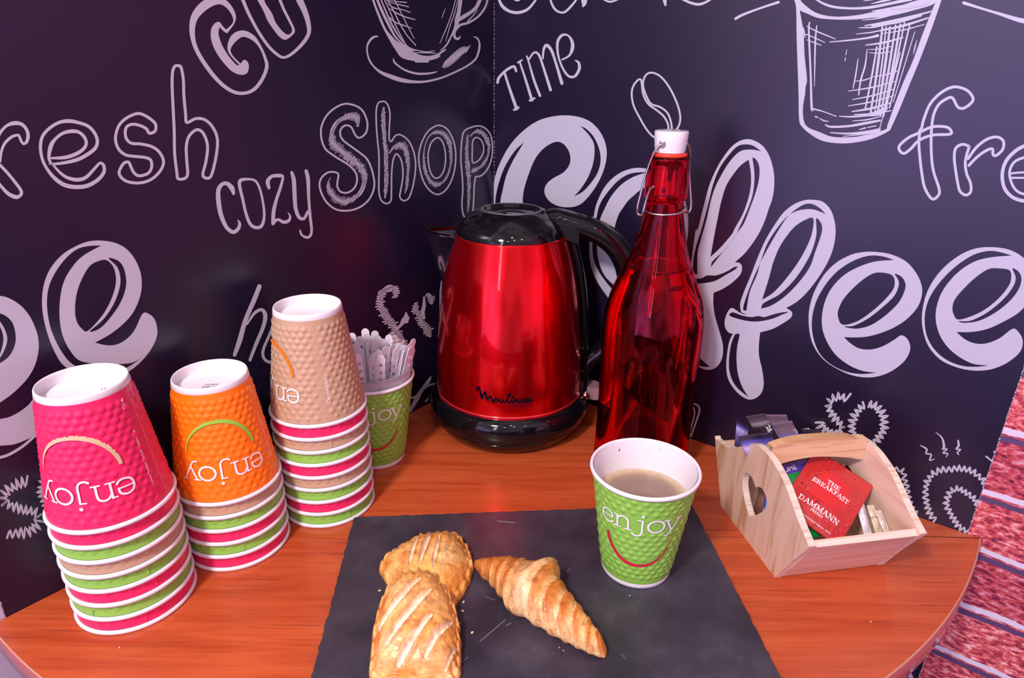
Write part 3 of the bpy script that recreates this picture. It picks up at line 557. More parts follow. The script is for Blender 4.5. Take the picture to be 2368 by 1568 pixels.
shop = [St('P', [(600,510),(640,480),(670,430),(678,350),(660,270),(620,190),(560,140),(480,112),(410,105),(330,130),(240,190),(170,270),(125,370),(115,460),(130,560),(170,650),(240,710),(330,770),(430,830),(500,890),(545,960),(550,1050),(520,1120),(470,1165),(410,1182),(350,1165),(315,1110),(315,1050),(328,970),(305,938),(250,928),(190,940),(130,990),(100,1060),(110,1150),(160,1260),(230,1340),(310,1385),(400,1398),(510,1385),(610,1340),(690,1270),(740,1180),(762,1080),(750,980),(720,870),(670,770),(590,700),(480,620),(400,560),(355,500),(350,430),(385,380),(430,365),(480,385),(510,440),(540,495),(570,515)], 22, True),
    St('P', [(810,95),(785,180),(785,350),(800,550),(815,700),(818,900),(815,1100),(825,1220),(860,1290),(920,1310),(962,1270),(968,1150),(970,950),(985,800),(1010,730),(1035,712),(1080,770),(1103,870),(1105,1000),(1080,1150),(1068,1220),(1090,1262),(1130,1275),(1180,1240),(1220,1130),(1250,980),(1260,820),(1235,680),(1180,560),(1100,490),(1040,478),(1000,510),(970,558),(945,545),(940,480),(945,350),(950,230),(930,130),(890,80),(850,78)], 18, True),
    St('P', [(1550,365),(1470,390),(1400,450),(1340,560),(1305,680),(1300,800),(1325,950),(1370,1070),(1440,1160),(1520,1200),(1600,1170),(1670,1080),(1720,950),(1743,800),(1740,650),(1705,520),(1640,410)], 18, True), St('P', [(1525,515),(1460,560),(1425,640),(1410,750),(1425,880),(1460,970),(1510,1005),(1570,970),(1610,880),(1623,760),(1610,640),(1575,550)], 17, True),
    St('P', [(1860,425),(1830,480),(1812,620),(1808,800),(1825,1000),(1830,1150),(1820,1300),(1830,1420),(1860,1490),(1900,1540),(1940,1500),(1952,1400),(1963,1250),(1970,1080),(1985,985),(1985,985),(2050,975),(2110,920),(2160,830),(2185,720),(2188,600),(2165,480),(2100,400),(2020,372),(1930,390)], 18, True), St('P', [(1990,512),(1950,560),(1945,700),(1945,800),(1970,818),(2030,780),(2075,700),(2082,620),(2050,540)], 17, True),
    Fz('P', [(230,1000,20),(200,1080,55),(230,1170,75),(300,1250,90),(400,1290,95),(500,1255,100),(590,1180,120),(640,1060,120),(640,960,100),(580,850,100),(480,770,100),(380,690,100),(300,620,110),(245,540,110),(255,430,120),(310,330,110),(400,270,100),(490,250,100),(560,290,90),(565,370,50)], seed=3, step=8),
    Fz('P', [(870,150,30),(868,230,80),(872,350,70),(885,500,70),(890,620,70),(905,750,80),(905,900,75),(905,1050,75),(900,1180,60),(895,1245,10)], seed=4, step=8), Fz('P', [(945,695,40),(1010,620,80),(1090,610,90),(1150,690,80),(1170,850,60),(1160,1000,60),(1155,1100,70),(1135,1185,15)], seed=5, step=8),
    Fz('P', [(1500,450,50),(1600,470,60),(1665,570,60),(1690,720,52),(1680,860,52),(1640,980,60),(1580,1060,60),(1510,1085,60),(1430,1030,50),(1378,920,42),(1360,780,36),(1365,660,30),(1395,550,34),(1440,480,44)], True, seed=6, step=8),
    Fz('P', [(1888,490,40),(1880,620,60),(1880,780,64),(1895,920,80),(1905,1050,64),(1905,1200,60),(1900,1330,50),(1890,1410,14)], seed=7, step=8), Fz('P', [(1925,490,44),(2000,435,64),(2085,480,64),(2140,590,60),(2138,720,60),(2080,830,76),(2010,890,64),(1945,905,50)], seed=8, step=8)]
printed('printed_word', 'L', shop, 'white word Shop in hollow letters with scribbled filling')
big = [Fl('E', [(690,167),(780,180),(860,220),(920,290),(960,380),(970,470),(955,560),(910,660),(840,740),(750,810),(650,865),(650,865),(720,882),(790,880),(860,845),(920,780),(975,668),(1020,670),(1060,710),(1077,790),(1060,860),(1020,930),(960,1000),(890,1057),(800,1100),(700,1120),(560,1090),(440,1025),(380,940),(330,820),(295,680),(288,560),(305,450),(350,350),(430,260),(530,200),(610,172)],
    [(692,200),(692,200),(600,205),(520,230),(440,300),(370,400),(330,500),(322,620),(345,760),(400,890),(480,1000),(580,1050),(700,1065),(800,1055),(880,1030),(965,972),(965,972),(900,1003),(800,1012),(680,1010),(550,990),(480,920),(430,820),(408,700),(412,560),(440,440),(500,340),(570,270)],
    [(732,302),(680,305),(615,340),(560,430),(525,530),(513,640),(525,720),(560,770),(600,785),(688,695),(747,600),(782,510),(794,430),(777,350)], [(742,287),(800,300),(840,340),(862,420),(858,500),(820,600),(750,700),(680,770),(615,788),(703,710),(773,610),(813,510),(824,430),(803,350)])]
printed('letter_e', 'L', big, 'large white brush letter e above the pink cup')
printed('letter_e', 'L', [Fl('E', [(-45,540),(0,545),(60,560),(140,610),(200,680),(240,760),(262,840),(262,930),(235,1030),(180,1120),(90,1210),(0,1275),(-45,1300),(-45,1300),(-45,1010),(-45,1010),(0,1005),(60,960),(95,900),(108,830),(90,740),(50,690),(0,665),(-45,660),(-45,660)]),
    St('E', [(-30,700,10),(0,735,18),(30,800,24),(35,860,26),(10,940,16),(-20,985,8)]), Fl('E', [(-45,1400),(-45,1400),(0,1388),(60,1375),(130,1340),(200,1285),(260,1200),(330,1150),(400,1250),(380,1380),(330,1440),(262,1480),(200,1520),(100,1560),(0,1570),(-45,1570),(-45,1570)]),
    St('H', [(-40,170,18),(0,160,18),(60,140,18),(150,85,18),(240,5,16),(300,-60,14)])], 'large white brush letter cut by the left edge')
printed('printed_word', 'L', [St('E', [(1775,480,30),(1740,570,32),(1680,710,30),(1640,850,34),(1605,950,24)]), St('E', [(1690,740,12),(1740,665,20),(1790,640,22),(1815,680,28),(1800,760,26),(1750,880,24),(1710,985,20)]), St('E', [(1885,710,14),(1840,820,18),(1800,920,20),(1808,975,20),(1850,1000,20),(1900,988,14)])], 'slanted white handwritten h beside the beige cup')
printed('printed_word', 'L', [Fz('L', [(560,225,60),(565,160,90),(500,120,100),(420,170,100),(390,240,90),(390,320,90),(425,400,90),(480,480,100),(540,560,100),(600,660,80),(640,740,80),(700,820,90),(735,890,50)], seed=9, step=22),
    St('L', [(455,740,60),(470,690,44),(530,640,50)]), St('L', [(560,600,30),(620,550,34),(660,490,60),(690,470,60)]), St('L', [(680,400,10),(682,450,50),(680,500,60)]),
    Fz('L', [(795,300,30),(785,370,70),(830,440,70),(860,520,80),(920,600,90),(950,670,60)], seed=10, step=22), Fz('L', [(925,195,40),(960,240,80),(970,300,50)], seed=12, step=14), St('L', [(885,230,20),(885,330,40),(870,400,44),(885,470,30)]),
    St('L', [(1082,50,14),(1072,200,24),(1068,400,18),(1045,690,8)])], 'scribbled white letters behind the stirrers')
printed('printed_word', 'L', [St('L', [(738,1278,8),(718,1310,20),(725,1355,28),(760,1372,22),(810,1340,24),(870,1270,40),(930,1190,40),(963,1135,14)]), St('L', [(990,1212,18),(910,1245,24),(850,1300,40),(810,1370,50),(770,1440,44),(725,1520,40)]), St('L', [(935,1375,14),(905,1410,24)])], 'slanted white handwritten y left of the kettle')
sau = [Fl('N', [(255,-30),(265,0),(330,180),(420,400),(520,590),(610,740),(720,880),(920,932),(920,932),(920,952),(920,952),(1130,952),(1130,952),(1130,925),(1250,890),(1310,850),(1290,835),(1380,770),(1375,745),(1240,825),(1120,850),(1000,835),(880,780),(950,770),(830,715),(800,690),(650,630),(560,540),(480,440),(400,260),(330,90),(290,-30)])]
for p in ([(340,-20,34),(400,130,40),(500,340,40),(620,560,30),(750,680,14)], [(395,-20,18),(480,180,24),(560,360,26),(680,560,24),(800,700,12)], [(445,-20,14),(540,180,16),(640,420,18),(780,680,14)], [(495,-20,12),(600,180,16),(700,380,18),(800,540,16),(930,690,16)], [(600,-20,14),(680,140,14),(760,300,14),(830,440,14),(905,585,10)],
    [(470,0,8),(650,25,14),(790,38,16)], [(490,20,8),(680,70,16),(820,103,16)], [(500,50,8),(600,120,18),(740,150,14),(845,190,14)], [(520,120,8),(640,200,20),(780,260,18),(920,298,14)], [(510,250,20),(620,340,20),(760,390,16),(872,432,10)],
    [(850,735,8),(950,765,14),(1080,790,18),(1215,775,10)], [(900,800,10),(1150,805,16),(1240,812,8)], [(1612,-20,64),(1590,150,56),(1560,300,74),(1540,400,50),(1480,530,26),(1400,680,26),(1308,768,12)],
    [(1540,-20,12),(1480,200,14),(1400,420,16),(1298,655,10)], [(1572,-20,8),(1520,200,14),(1450,400,14),(1385,625,8)], [(1382,130,6),(1350,210,12),(1330,270,8)],
    [(1915,-20,56),(1850,110,54),(1760,190,50),(1650,260,60),(1590,310,30)], [(2025,-20,26),(1990,100,28),(1920,210,32),(1830,290,30),(1720,350,36),(1620,375,36),(1560,420,44),(1520,480,44),(1518,550,38),(1550,590,38),(1592,580,30),(1605,548,10)], [(1865,150,8),(1800,240,16),(1720,320,20)],
    [(352,552,20),(290,565,34),(230,620,34),(193,700,26),(193,800,24),(228,920,26),(300,1020,26),(400,1100,44),(550,1165,64),(720,1220,64),(900,1245,44),(1080,1240,34),(1300,1190,30),(1500,1110,28),(1700,1010,28),(1830,910,30),(1880,810,32),(1900,700,32),(1890,620,24),(1855,575,24),(1810,560,10)],
    [(590,893,14),(605,945,28),(690,1020,26),(800,1080,30),(950,1120,34),(1100,1120,32),(1200,1105,24),(1258,1088,8)]): sau.append(St('N', p))
rz = random.Random(4)
for i in range(16):
    t = i/15; cx = 1360+t*370; cy = 970-t*230; L = 60+90*sin(pi*min(1, t*1.15)); ax = .72
    sau.append(St('N', [(cx-L*.5, cy+L*.9, 8), (cx, cy, 14), (cx+L*.5, cy-L*.9, 9)]))
printed('printed_drawing', 'L', sau, 'chalk style drawing of a coffee cup on a saucer')
printed('printed_word', 'L', [Zz('H', [(190,310),(130,320),(70,350),(25,400),(30,450),(90,480),(170,490),(240,525),(250,570),(200,625),(130,645),(40,650)], 32, 14, 13, seed=5, slant=3), Zz('H', [(290,280),(262,330),(270,400),(295,470)], 26, 13, 13, seed=8)], 'scribbled white letters left of the pink stack')
printed('printed_word', 'L', [St('X', [(78,1570,4),(84,1560,5),(92,1568,4)])], 'tiny white mark below the counter')

# ---------------------------------------------------------------- paper cups
H, RB, KT = .1005, .0290, .134
def rs(z): return RB+KT*z
PAPER = mat('white_paper', (.80, .76, .80), .38, spec=.4, coat=.15)
CUPCOL = {'pink': mat('pink_sleeve', (.80, .022, .12), .40), 'green': mat('green_sleeve', (.25, .52, .075), .40),
          'beige': mat('beige_sleeve', (.50, .32, .20), .42), 'orange': mat('orange_sleeve', (1.0, .19, .006), .40)}
INKW = mat('ink_white', (.85, .82, .86), .4); INKK = mat('ink_black', (.03, .02, .03), .4)
SMILE = {'pink': mat('smile_cream', (.66, .50, .30), .45), 'orange': mat('smile_green', (.30, .58, .06), .45), 'beige': mat('smile_orange', (1.0, .18, .005), .45), 'green': mat('smile_red', (.60, .012, .045), .45)}
def sleeve_mesh(nu, nv, z0=.0048, z1=.0968, plain=False, seed=1):
    rnd = random.Random(seed); v = []; f = []
    ncol = 30; rowh = .0053 if not plain else .0058; BH = .00095 if not plain else .00085; R0 = .0032
    sizes = {}
    for j in range(nv+1):
        z = z0+(z1-z0)*j/nv
        for i in range(nu):
            a = 2*pi*i/nu; h = 0
            row0 = int((z-z0)/rowh)
            for rw in (row0-1, row0, row0+1):
                zc = z0+(rw+.5)*rowh
                if zc > z1-(.0045 if plain else .002) or zc < z0+.003: continue
                u = a/(2*pi)*ncol+(rw % 2)*.5; k = round(u)
                key = (rw, k % ncol)
                if key not in sizes: sizes[key] = (.80+.25*rnd.random(), rnd.uniform(-.06, .06))
                s_, o_ = sizes[key]
                dx = (u-k-o_)*2*pi/ncol*rs(z); dz = z-zc
                ac = (k-(rw % 2)*.5)/ncol*2*pi; ac = (ac+pi) % (2*pi)-pi
                R = R0*s_; d2 = (dx*dx+dz*dz)/(R*R)
                # smooth patches: behind the word and along the smile, the seam
                g = 1.0
                am = ac*.0376
                if abs(ac) < .84 and .0640 < zc < .0785 and not plain: g = .15
                ds = abs(math.hypot(am+.002, zc-.0555)-.0275)
                if zc < .059 and ds < .0032 and not plain: g = 0
                if abs(ac-radians(-80)) < .11: g = .25
                if d2 < 1: h = max(h, g*BH*(1-d2)**1.5*s_)
            r = rs(z)+h
            v.append((r*cos(a), r*sin(a), z))
    for j in range(nv):
        for i in range(nu): f.append((j*nu+i, j*nu+(i+1) % nu, (j+1)*nu+(i+1) % nu, (j+1)*nu+i))
    # returns at the two edges
    for e, zz in ((0, z0), (nv, z1)):
        b = len(v)
        for i in range(nu): a = 2*pi*i/nu; v.append(((rs(zz)-.0006)*cos(a), (rs(zz)-.0006)*sin(a), zz))
        for i in range(nu):
            q = (e*nu+i, e*nu+(i+1) % nu, b+(i+1) % nu, b+i); f.append(q if e else tuple(reversed(q)))
    me = bpy.data.meshes.new('sleeve'); me.from_pydata(v, [], f); me.polygons.foreach_set('use_smooth', [True]*len(f)); me.materials.append(PAPER); me.update()
    return me
def band_mesh(nu=288, seed=2):
    return sleeve_mesh(nu, 30, z0=.0755, z1=.0968, plain=True, seed=seed)
SL_FULL = sleeve_mesh(396, 150, seed=3); SL_BAND = band_mesh()
def lathe_mesh(prof, n=120):
    b = MB(); b.lathe(prof, n); me = bpy.data.meshes.new('x'); me.from_pydata([tuple(p) for p in b.v], [], b.f); me.polygons.foreach_set('use_smooth', [True]*len(b.f)); me.materials.append(PAPER); me.update(); return me
# body: outer shell band at the foot, foot edge, inner recess, floor; inner wall
wi = .0010
body_prof = [(rs(.0992)-.0002, .0992), (rs(.0958)-.0004, .0958), (rs(.06)-.0005, .06), (rs(.006)-.0005, .006), (rs(.005)+.00005, .005), (rs(.0012), .0012), (rs(0)-.0004, 0), (rs(0)-.0010, .0001), (rs(.001)-.0014, .0012), (rs(.0085)-.0016, .0092), (rs(.0085)-.0026, .0096), (.0001, .0096)]
body_me = lathe_mesh(body_prof, 240)
for v_ in body_me.vertices:                              # fine knurling pressed into the recessed foot
    if .0010 < v_.co.z < .0093 and math.hypot(v_.co.x, v_.co.y) < rs(.006)-.0011:
        k_ = round(atan2(v_.co.y, v_.co.x)/(2*pi)*240) % 2; q_ = 1-.008*k_; v_.co.x *= q_; v_.co.y *= q_
inner_prof = [(rs(.0985)-wi, .0990), (rs(.06)-wi, .06), (rs(.0120)-wi, .0120), (rs(.0120)-wi-.001, .0108), (.0001, .0106)]
inner_me = lathe_mesh(inner_prof)
rt = .0014; rc = rs(.0985)+.0007
rim_prof = [(rc+rt*cos(a), .0984+rt*1.35*sin(a)) for a in [2*pi*k/14 for k in range(15)]]
rim_me = lathe_mesh(rim_prof)
def mobj(name, me, m, parent, label=None):
    o = bpy.data.objects.new(name, me); COL.objects.link(o); o.parent = parent
    if m is not None:
        o.material_slots[0].link = 'OBJECT'; o.material_slots[0].material = m
    if label: o['label'] = label
    return o
def cone_pt(xmm, zmm, lift=.0007):
    a = xmm/37.6; z = zmm*.001; r = rs(z)+lift
    return (r*cos(a), r*sin(a), z)
def wrap(parts, lift=.00105):
    V, Fc = merge(parts); return [cone_pt(x, z, lift) for x, z in V], Fc
def rb_(pts, w=1.5, c=False): return ribbon(pts, w, c, 5)
ENJ = [rb_([(-33.4, 70.9), (-29, 70.9), (-24.3, 70.9)], 1.1), rb_([(-24.3, 70.9), (-24.9, 74.6), (-28.6, 76.6), (-32.6, 75), (-34, 70.6), (-32.6, 66.4), (-28.6, 64.8), (-25.6, 65.4), (-23.9, 67.2)], 1.5),
    rb_([(-20, 64.8), (-20, 76.2)]), rb_([(-22.6, 76.2), (-19.6, 76.2)], 1.1), rb_([(-22.8, 64.8), (-17.4, 64.8)], 1.1), rb_([(-20, 72.5), (-18, 75.6), (-15, 76.7), (-12.2, 75.2), (-11.4, 71.5), (-11.4, 64.8)]), rb_([(-14, 64.8), (-8.8, 64.8)], 1.1),
    rb_([(-4.6, 76.2), (-1, 76.2)], 1.1), rb_([(-1, 76.2), (-1, 70), (-1, 64), (-2.6, 61), (-5.6, 60.2), (-8, 61.4)]), rb_([(-1, 80.4), (-1, 80.5)], 2.4),
    rb_([(9.3+6.1*cos(a), 70.7+5.9*sin(a)) for a in [2*pi*k/10 for k in range(10)]], 1.6, True),
    rb_([(17.2, 76.2), (22.2, 64.9)]), rb_([(27.6, 76.2), (22.2, 64.9), (19.8, 60.8), (16.9, 60.3)], 1.3), rb_([(14.9, 76.2), (19.6, 76.2)], 1.1), rb_([(25.3, 76.2), (29.8, 76.2)], 1.1)]
def dens(parts):
    return parts
def smile_parts(seed):
    rnd = random.Random(seed); n = 150; v = []; f = []
    for i in range(n+1):
        t = i/n; a = radians(183)+radians(174)*t
        w = (2.5*sin(pi*min(1, (t*.90+.10)))**.6+.15)*(1.0-.50*t)
        jo = .5*rnd.random()**2*w if .1 < t < .93 else .12*rnd.random()
        ro = 27.4+w*1.15-jo; ri = 27.4-w*.55
        cx, cy = -2.0, 55.5
        v += [(cx+ri*cos(a), cy+ri*sin(a)), (cx+ro*cos(a), cy+ro*sin(a))]
    for i in range(n): f.append((2*i, 2*i+1, 2*i+3, 2*i+2))
    return [(v, f)]
enj_v, enj_f = wrap(ENJ)
def side_text(s, size, z_from, ang, lift=.00055):
    v, f = text2d(s, size*1.0, 0, .018); a0 = radians(ang)*37.6
    return [cone_pt(a0+y, z_from-x, lift) for x, y in v], f
www_v, www_f = side_text('www.foodservice.huhtamaki.co.uk', 3.15, 79.0, -72)
cau_v, cau_f = side_text('Caution Hot!', 4.4, 79.5, -90)
dg = [rb_([(-46.8, 14.5), (-46.8, 17.6), (-44.2, 17.6), (-44.2, 14.5)], .35, True), rb_([(-46, 15.2), (-45, 16.6)], .5), ([(-46.8, 10), (-44.6, 11.4), (-45, 13.2), (-46.6, 12.4)], [(0, 1, 2, 3)])]
ic_v, ic_f = wrap(dg, .0006)
def add_print(t, col, extra):
    obj('lettering', enj_v, enj_f, INKW, t, True, label='white word enjoy')
    v, f = wrap(smile_parts(4)); obj('smile_mark', v, f, SMILE[col], t, True, label={'pink': 'cream', 'orange': 'green', 'beige': 'orange', 'green': 'dark red'}[col]+' brushed smile curve')
    if extra == 'www': obj('small_print', www_v, www_f, INKW, t, True, label='tiny white web address'); obj('recycling_mark', ic_v, ic_f, INKW, t, True)
    if extra == 'hot': obj('small_print', cau_v, cau_f, INKW, t, True, label='tiny white words Caution Hot!')
def seam(t):
    v, f = merge([ribbon([(radians(-85)*37.6+.25, 5.5), (radians(-85)*37.6+.25, 94.5)], .22, False, 30)]); obj('sleeve_seam', [cone_pt(x, z, .00035) for x, z in v], f, PAPER, t, True)
def big_cup(name, loc, psi, flip, col, label, group, extra=None):
    t = thing(name, loc, label, 'cup', group)
    if flip: t.matrix_world = Matrix.Translation(Vector(loc)+Vector((0, 0, H)))@Matrix.Rotation(radians(psi), 4, 'Z')@Matrix.Rotation(pi, 4, 'X')
    else: t.rotation_euler = (0, 0, radians(psi))
    mobj('cup_body', body_me, None, t); mobj('inner_wall', inner_me, None, t); mobj('rim', rim_me, None, t)
    mobj('sleeve', SL_FULL, CUPCOL[col], t, col+' embossed sleeve'); add_print(t, col, extra)
    if extra == 'www': seam(t)
    return t
protos = {}
def band_cup(loc, col, label, group, spin):
    t = thing('paper_cup', loc, label, 'cup', group)
    t.matrix_world = Matrix.Translation(Vector(loc)+Vector((0, 0, H)))@Matrix.Rotation(radians(spin), 4, 'Z')@Matrix.Rotation(pi, 4, 'X')
    mobj('cup_body', body_me, None, t); mobj('rim', rim_me, None, t); mobj('sleeve', SL_BAND, CUPCOL[col], t, col+' embossed sleeve')
    # overlap seam of the sleeve, a small tab
    v = []; f = []
    for j in range(9):
        z = .0760+.0195*j/8
        for da in (0, .045): v.append(((rs(z)+(.0007 if da == 0 else .0001))*cos(da), (rs(z)+(.0007 if da == 0 else .0001))*sin(da), z))
    for j in range(8): f.append((2*j, 2*j+1, 2*j+3, 2*j+2))
    obj('sleeve_seam', v, f, CUPCOL[col], t, False)
    return t
DZ = .0133
ORD = ['bottom', 'second from the bottom', 'third from the bottom', 'fourth from the bottom', 'fifth from the bottom', 'sixth from the bottom', 'seventh from the bottom', 'eighth from the bottom']
STACKS = [((-.3030, .4160), -84, ['pink', 'green', 'pink', 'green', 'beige', 'green', 'pink'], 'pink', 'left', 'www', 'upside-down cups in the front left stack'),
          ((-.2466, .4847), -71, ['pink', 'green', 'pink', 'green', 'beige'], 'orange', 'middle', 'www', 'upside-down cups in the middle stack'),
          ((-.1797, .5433), -147, ['green', 'pink', 'green', 'beige', 'pink', 'green', 'beige', 'pink'], 'beige', 'right', 'hot', 'upside-down cups in the rear right stack')]
SPIN = [[-52, -100, -35, -40, 60, 50, 100], [60, -60, -110, 70, -120], [-48, 80, 100, 60, 120, 150, -62, 70]]
for si, ((x, y), psi, cols, topc, nm, extra, grp) in enumerate(STACKS):
    for k, cc in enumerate(cols):
        band_cup((x, y, k*DZ), cc, '%s nested paper cup, %s of the %s stack of upside-down cups' % (cc, ORD[k], nm), grp, SPIN[si][k])
    desc = {'pink': 'pink upside-down enjoy cup with a cream smile crowning the left stack', 'orange': 'orange upside-down enjoy cup with a green smile crowning the middle stack', 'beige': 'beige upside-down enjoy cup with an orange smile crowning the right stack'}[topc]
    tcp = big_cup('paper_cup', (x, y, len(cols)*DZ), psi, True, topc, desc, grp, extra)
    # date stamp on the recessed base of pink and orange cups
    if topc != 'beige':
        V1 = []; F1 = []
        for s_, yy in (('617860', .0012), ('220721', -.0032)):
            v, f = text2d(s_, .0040); b = len(V1); V1 += [(px-.0065, py+yy) for px, py in v]; F1 += [tuple(i+b for i in q) for q in f]
        an = radians(180+28 if topc == 'pink' else 180+4); off = Vector((.0145, .0045, 0)) if topc == 'pink' else Vector((.000, -.004, 0))
        Rl = Matrix.Rotation(pi, 3, 'X')@Matrix.Rotation(-radians(psi), 3, 'Z')     # stamped upside down for the viewer, on the recessed base
        VV = [Rl@(Vector((px*cos(an)-py*sin(an), px*sin(an)+py*cos(an), 0))+off) for px, py in V1]
        VV = [(p.x, p.y, .00935) for p in VV]
        obj('date_stamp', VV, F1, mat('stamp_ink', (.16, .13, .2), .5), tcp, False, label='dot-matrix stamp 617860 220721')

# coffee cup on the slate, stirrer cup by the wall
SLZ = .0050
cofc = big_cup('paper_cup', (.1086, .4509, SLZ), -98.5, False, 'green', 'green upright enjoy cup full of coffee standing on the slate', None)
m = mat('coffee', (.10, .04, .02), .12, spec=.5); nb = NB(m); tcn = nb.n('ShaderNodeTexCoord'); ln = nb.n('ShaderNodeVectorMath', operation='LENGTH'); nb.l(tcn.outputs['Object'], ln.inputs[0])
nn = nb.n('ShaderNodeTexNoise', inp={'Scale': 120, 'Detail': 4}); nb.l(tcn.outputs['Object'], nn.inputs['Vector'])
ma = nb.n('ShaderNodeMath', operation='MULTIPLY_ADD'); ma.inputs[1].default_value = .006; nb.l(nn.outputs[0], ma.inputs[0]); nb.l(ln.outputs['Value'], ma.inputs[2])
mr = nb.n('ShaderNodeMapRange', inp={'From Min': 0, 'From Max': .040}); nb.l(ma.outputs[0], mr.inputs[0])
nb.l(nb.ramp(mr.outputs[0], [(.0, (.26, .17, .13)), (.60, (.25, .16, .12)), (.80, (.30, .20, .13)), (.90, (.46, .33, .20)), (1, (.56, .42, .28))]), nb.b.inputs['Base Color'])
zc = .072; rcf = rs(zc)-wi-.0001
cf = thing('coffee', (.1086, .4509, SLZ+zc), 'milky brown coffee with a pale foam ring filling the green cup', 'coffee')
b = MB(); b.lathe([(rcf, .0006), (rcf-.0010, .00005), (rcf-.002, 0), (.0001, 0)], 96).build('surface', m, cf)
b = MB(); rnd = random.Random(3)
for i in range(70):
    a = rnd.uniform(0, 2*pi); r = rcf-.0012-abs(rnd.gauss(0, .0022)); q = rnd.uniform(.00018, .00045)
    b.lathe([(q*cos(e), .0002+q*.7*sin(e)) for e in [pi/2*k/3 for k in range(4)]], 8, c=(r*cos(a), r*sin(a)))
bo = b.build('bubbles', mat('bubble', (.62, .48, .34), .1), cf)
# a splash of coffee on the inside wall
b = MB(); rnd = random.Random(5)
for zz, aa, q in ((.0915, 112, .0009), (.088, 75, .0004), (.094, 60, .0004), (.086, 95, .0003)):
    a = radians(aa); r = rs(zz)-wi-.0002; p = Vector((r*cos(a), r*sin(a), zz)); rr = Vector((-cos(a), -sin(a), 0)); tt = Vector((-sin(a), cos(a), 0))
    b.add([p+rr*.0002+tt*q*cos(e)+Vector((0, 0, q*1.2*sin(e))) for e in [2*pi*k/10 for k in range(10)]], [tuple(range(10))])
o = b.build('coffee_splash', mat('splash', (.35, .16, .05), .4), cofc, False); o.rotation_euler = (0, 0, radians(98.5))
STX, STY = -.1472, .6262
big_cup('paper_cup', (STX, STY, 0), -77, False, 'green', 'green upright enjoy cup packed with clear stirrers behind the beige stack', None)
CLEAR = mat('clear_plastic', (.88, .84, .90), .16, spec=.6, trans=.72, ior=1.3); CLEAR2 = mat('stirrer_plastic', (.86, .82, .88), .22, spec=.6, trans=.15, ior=1.3)
lin = thing('plastic_cup', (STX, STY, .012), 'clear plastic cup liner inside the stirrer cup, its lip above the green rim', 'plastic cup')
pr = [(.0270, 0), (.0275, .001)]+[(rs(.0135+zz)-.0016, .0015+zz) for zz in (0, .04, .075, .086)]+[(.0415, .092), (.0432, .098), (.0436, .0985), (.0428, .0992), (.0412, .0965), (.0402, .09)]
MB().lathe(pr, 96).build('liner_wall', CLEAR, lin)
# stirrers
def stirrer_mesh(seed):
    L = .126; hw = .0042; b = MB(); th = .0008
    def rect(x0, x1, y0, y1): b.box((x0, -th/2, y0), (x1, th/2, y1))
    rect(-hw*.62, hw*.62, 0, .056); rect(-hw, hw, .056, .0880)
    for (h0, h1), (s0, s1) in zip(((.0880, .0920), (.0972, .1012), (.1064, .1104)), ((.0920, .0972), (.1012, .1064), (.1104, .1165))):
        rect(-hw, -hw*.42, h0, h1); rect(hw*.42, hw, h0, h1); rect(-hw, hw, s0, s1)
    n = 10; pts = [(hw*cos(pi*k/n), .1165+hw*1.1*sin(pi*k/n)) for k in range(n+1)]
    vv = [(x, -th/2, z) for x, z in pts]+[(x, th/2, z) for x, z in pts]; m_ = n+1
    ff = [tuple(range(m_)), tuple(reversed(range(m_, 2*m_)))]+[(k+1, k, m_+k, m_+k+1) for k in range(n)]
    b.add(vv, ff)
    b.box((-.0004, -th/2-.0004, .004), (.0004, th/2+.0004, .0860))
    return b
sm = stirrer_mesh(0); sme = bpy.data.meshes.new('stirrer'); sme.from_pydata([tuple(p) for p in sm.v], [], sm.f); sme.materials.append(CLEAR2); sme.update()
rnd = random.Random(21)
NS = 62
for i in range(NS):
    tx = -.034+.069*i/(NS-1); ty = sqrt(max(0, .0355**2-tx*tx))*.92*rnd.uniform(-1, 1)
    base = Vector((tx*.42*rnd.uniform(.4, 1), ty*.4, .0150)); tip = Vector((tx*1.05, ty, .1000)); a = atan2(ty, tx)
    d = (tip-base).normalized()
    fac = Vector((cos(radians(-75)+rnd.uniform(-.5, .5)), sin(radians(-75)+rnd.uniform(-.5, .5)), 0))
    if tx > .014: fac = Vector((cos(radians(-30)+rnd.uniform(-.6, .6)), sin(radians(-30)+rnd.uniform(-.4, .4)), 0))
    yax = (fac-d*fac.dot(d)).normalized(); xax = yax.cross(d)
    o = bpy.data.objects.new('stirrer', sme); COL.objects.link(o)
    Mx = Matrix((xax, yax, d)).transposed().to_4x4(); Mx.translation = Vector((STX, STY, 0))+base
    o.matrix_world = Mx@Matrix.Translation((0, 0, .0055*(i % 4)/3))
    if i % 3: pass
    tag(o, 'clear plastic stirrer with square holes standing in the green cup by the left panel', 'stirrer', 'clear stirrers in the green cup')

# ---------------------------------------------------------------- slate
TL = Vector((-.148, .511, 0)); TR = Vector((.179, .536, 0)); ux = (TR-TL).normalized(); uy = Vector((ux.y, -ux.x, 0)); WS = (TR-TL).length; HS = .236
rnd = random.Random(12)
def rough_edge(a, b, n_, out):
    pts = []
    for i in range(n_):
        t = i/n_; p = a+(b-a)*t
        e = (noise.noise(Vector((p.x*160, p.y*160, 1)))*.0009+noise.noise(Vector((p.x*500, p.y*500, 4)))*.0007)
        pts.append(p+out*e)
    return pts
cs = [Vector((0, 0, 0)), Vector((WS, 0, 0)), Vector((WS-.002, -HS, 0)), Vector((-.004, -HS, 0))]
def sp(p): return TL+ux*p.x-uy*p.y*(-1)*-1 if False else TL+ux*p.x+uy*(-p.y)
corners = [sp(p) for p in cs]
loop = []
for i in range(4):
    a, b = corners[i], corners[(i+1) % 4]; e = (b-a).normalized(); loop += rough_edge(a, b, 130, Vector((-e.y, e.x, 0)))
cen = sum(corners, Vector())/4
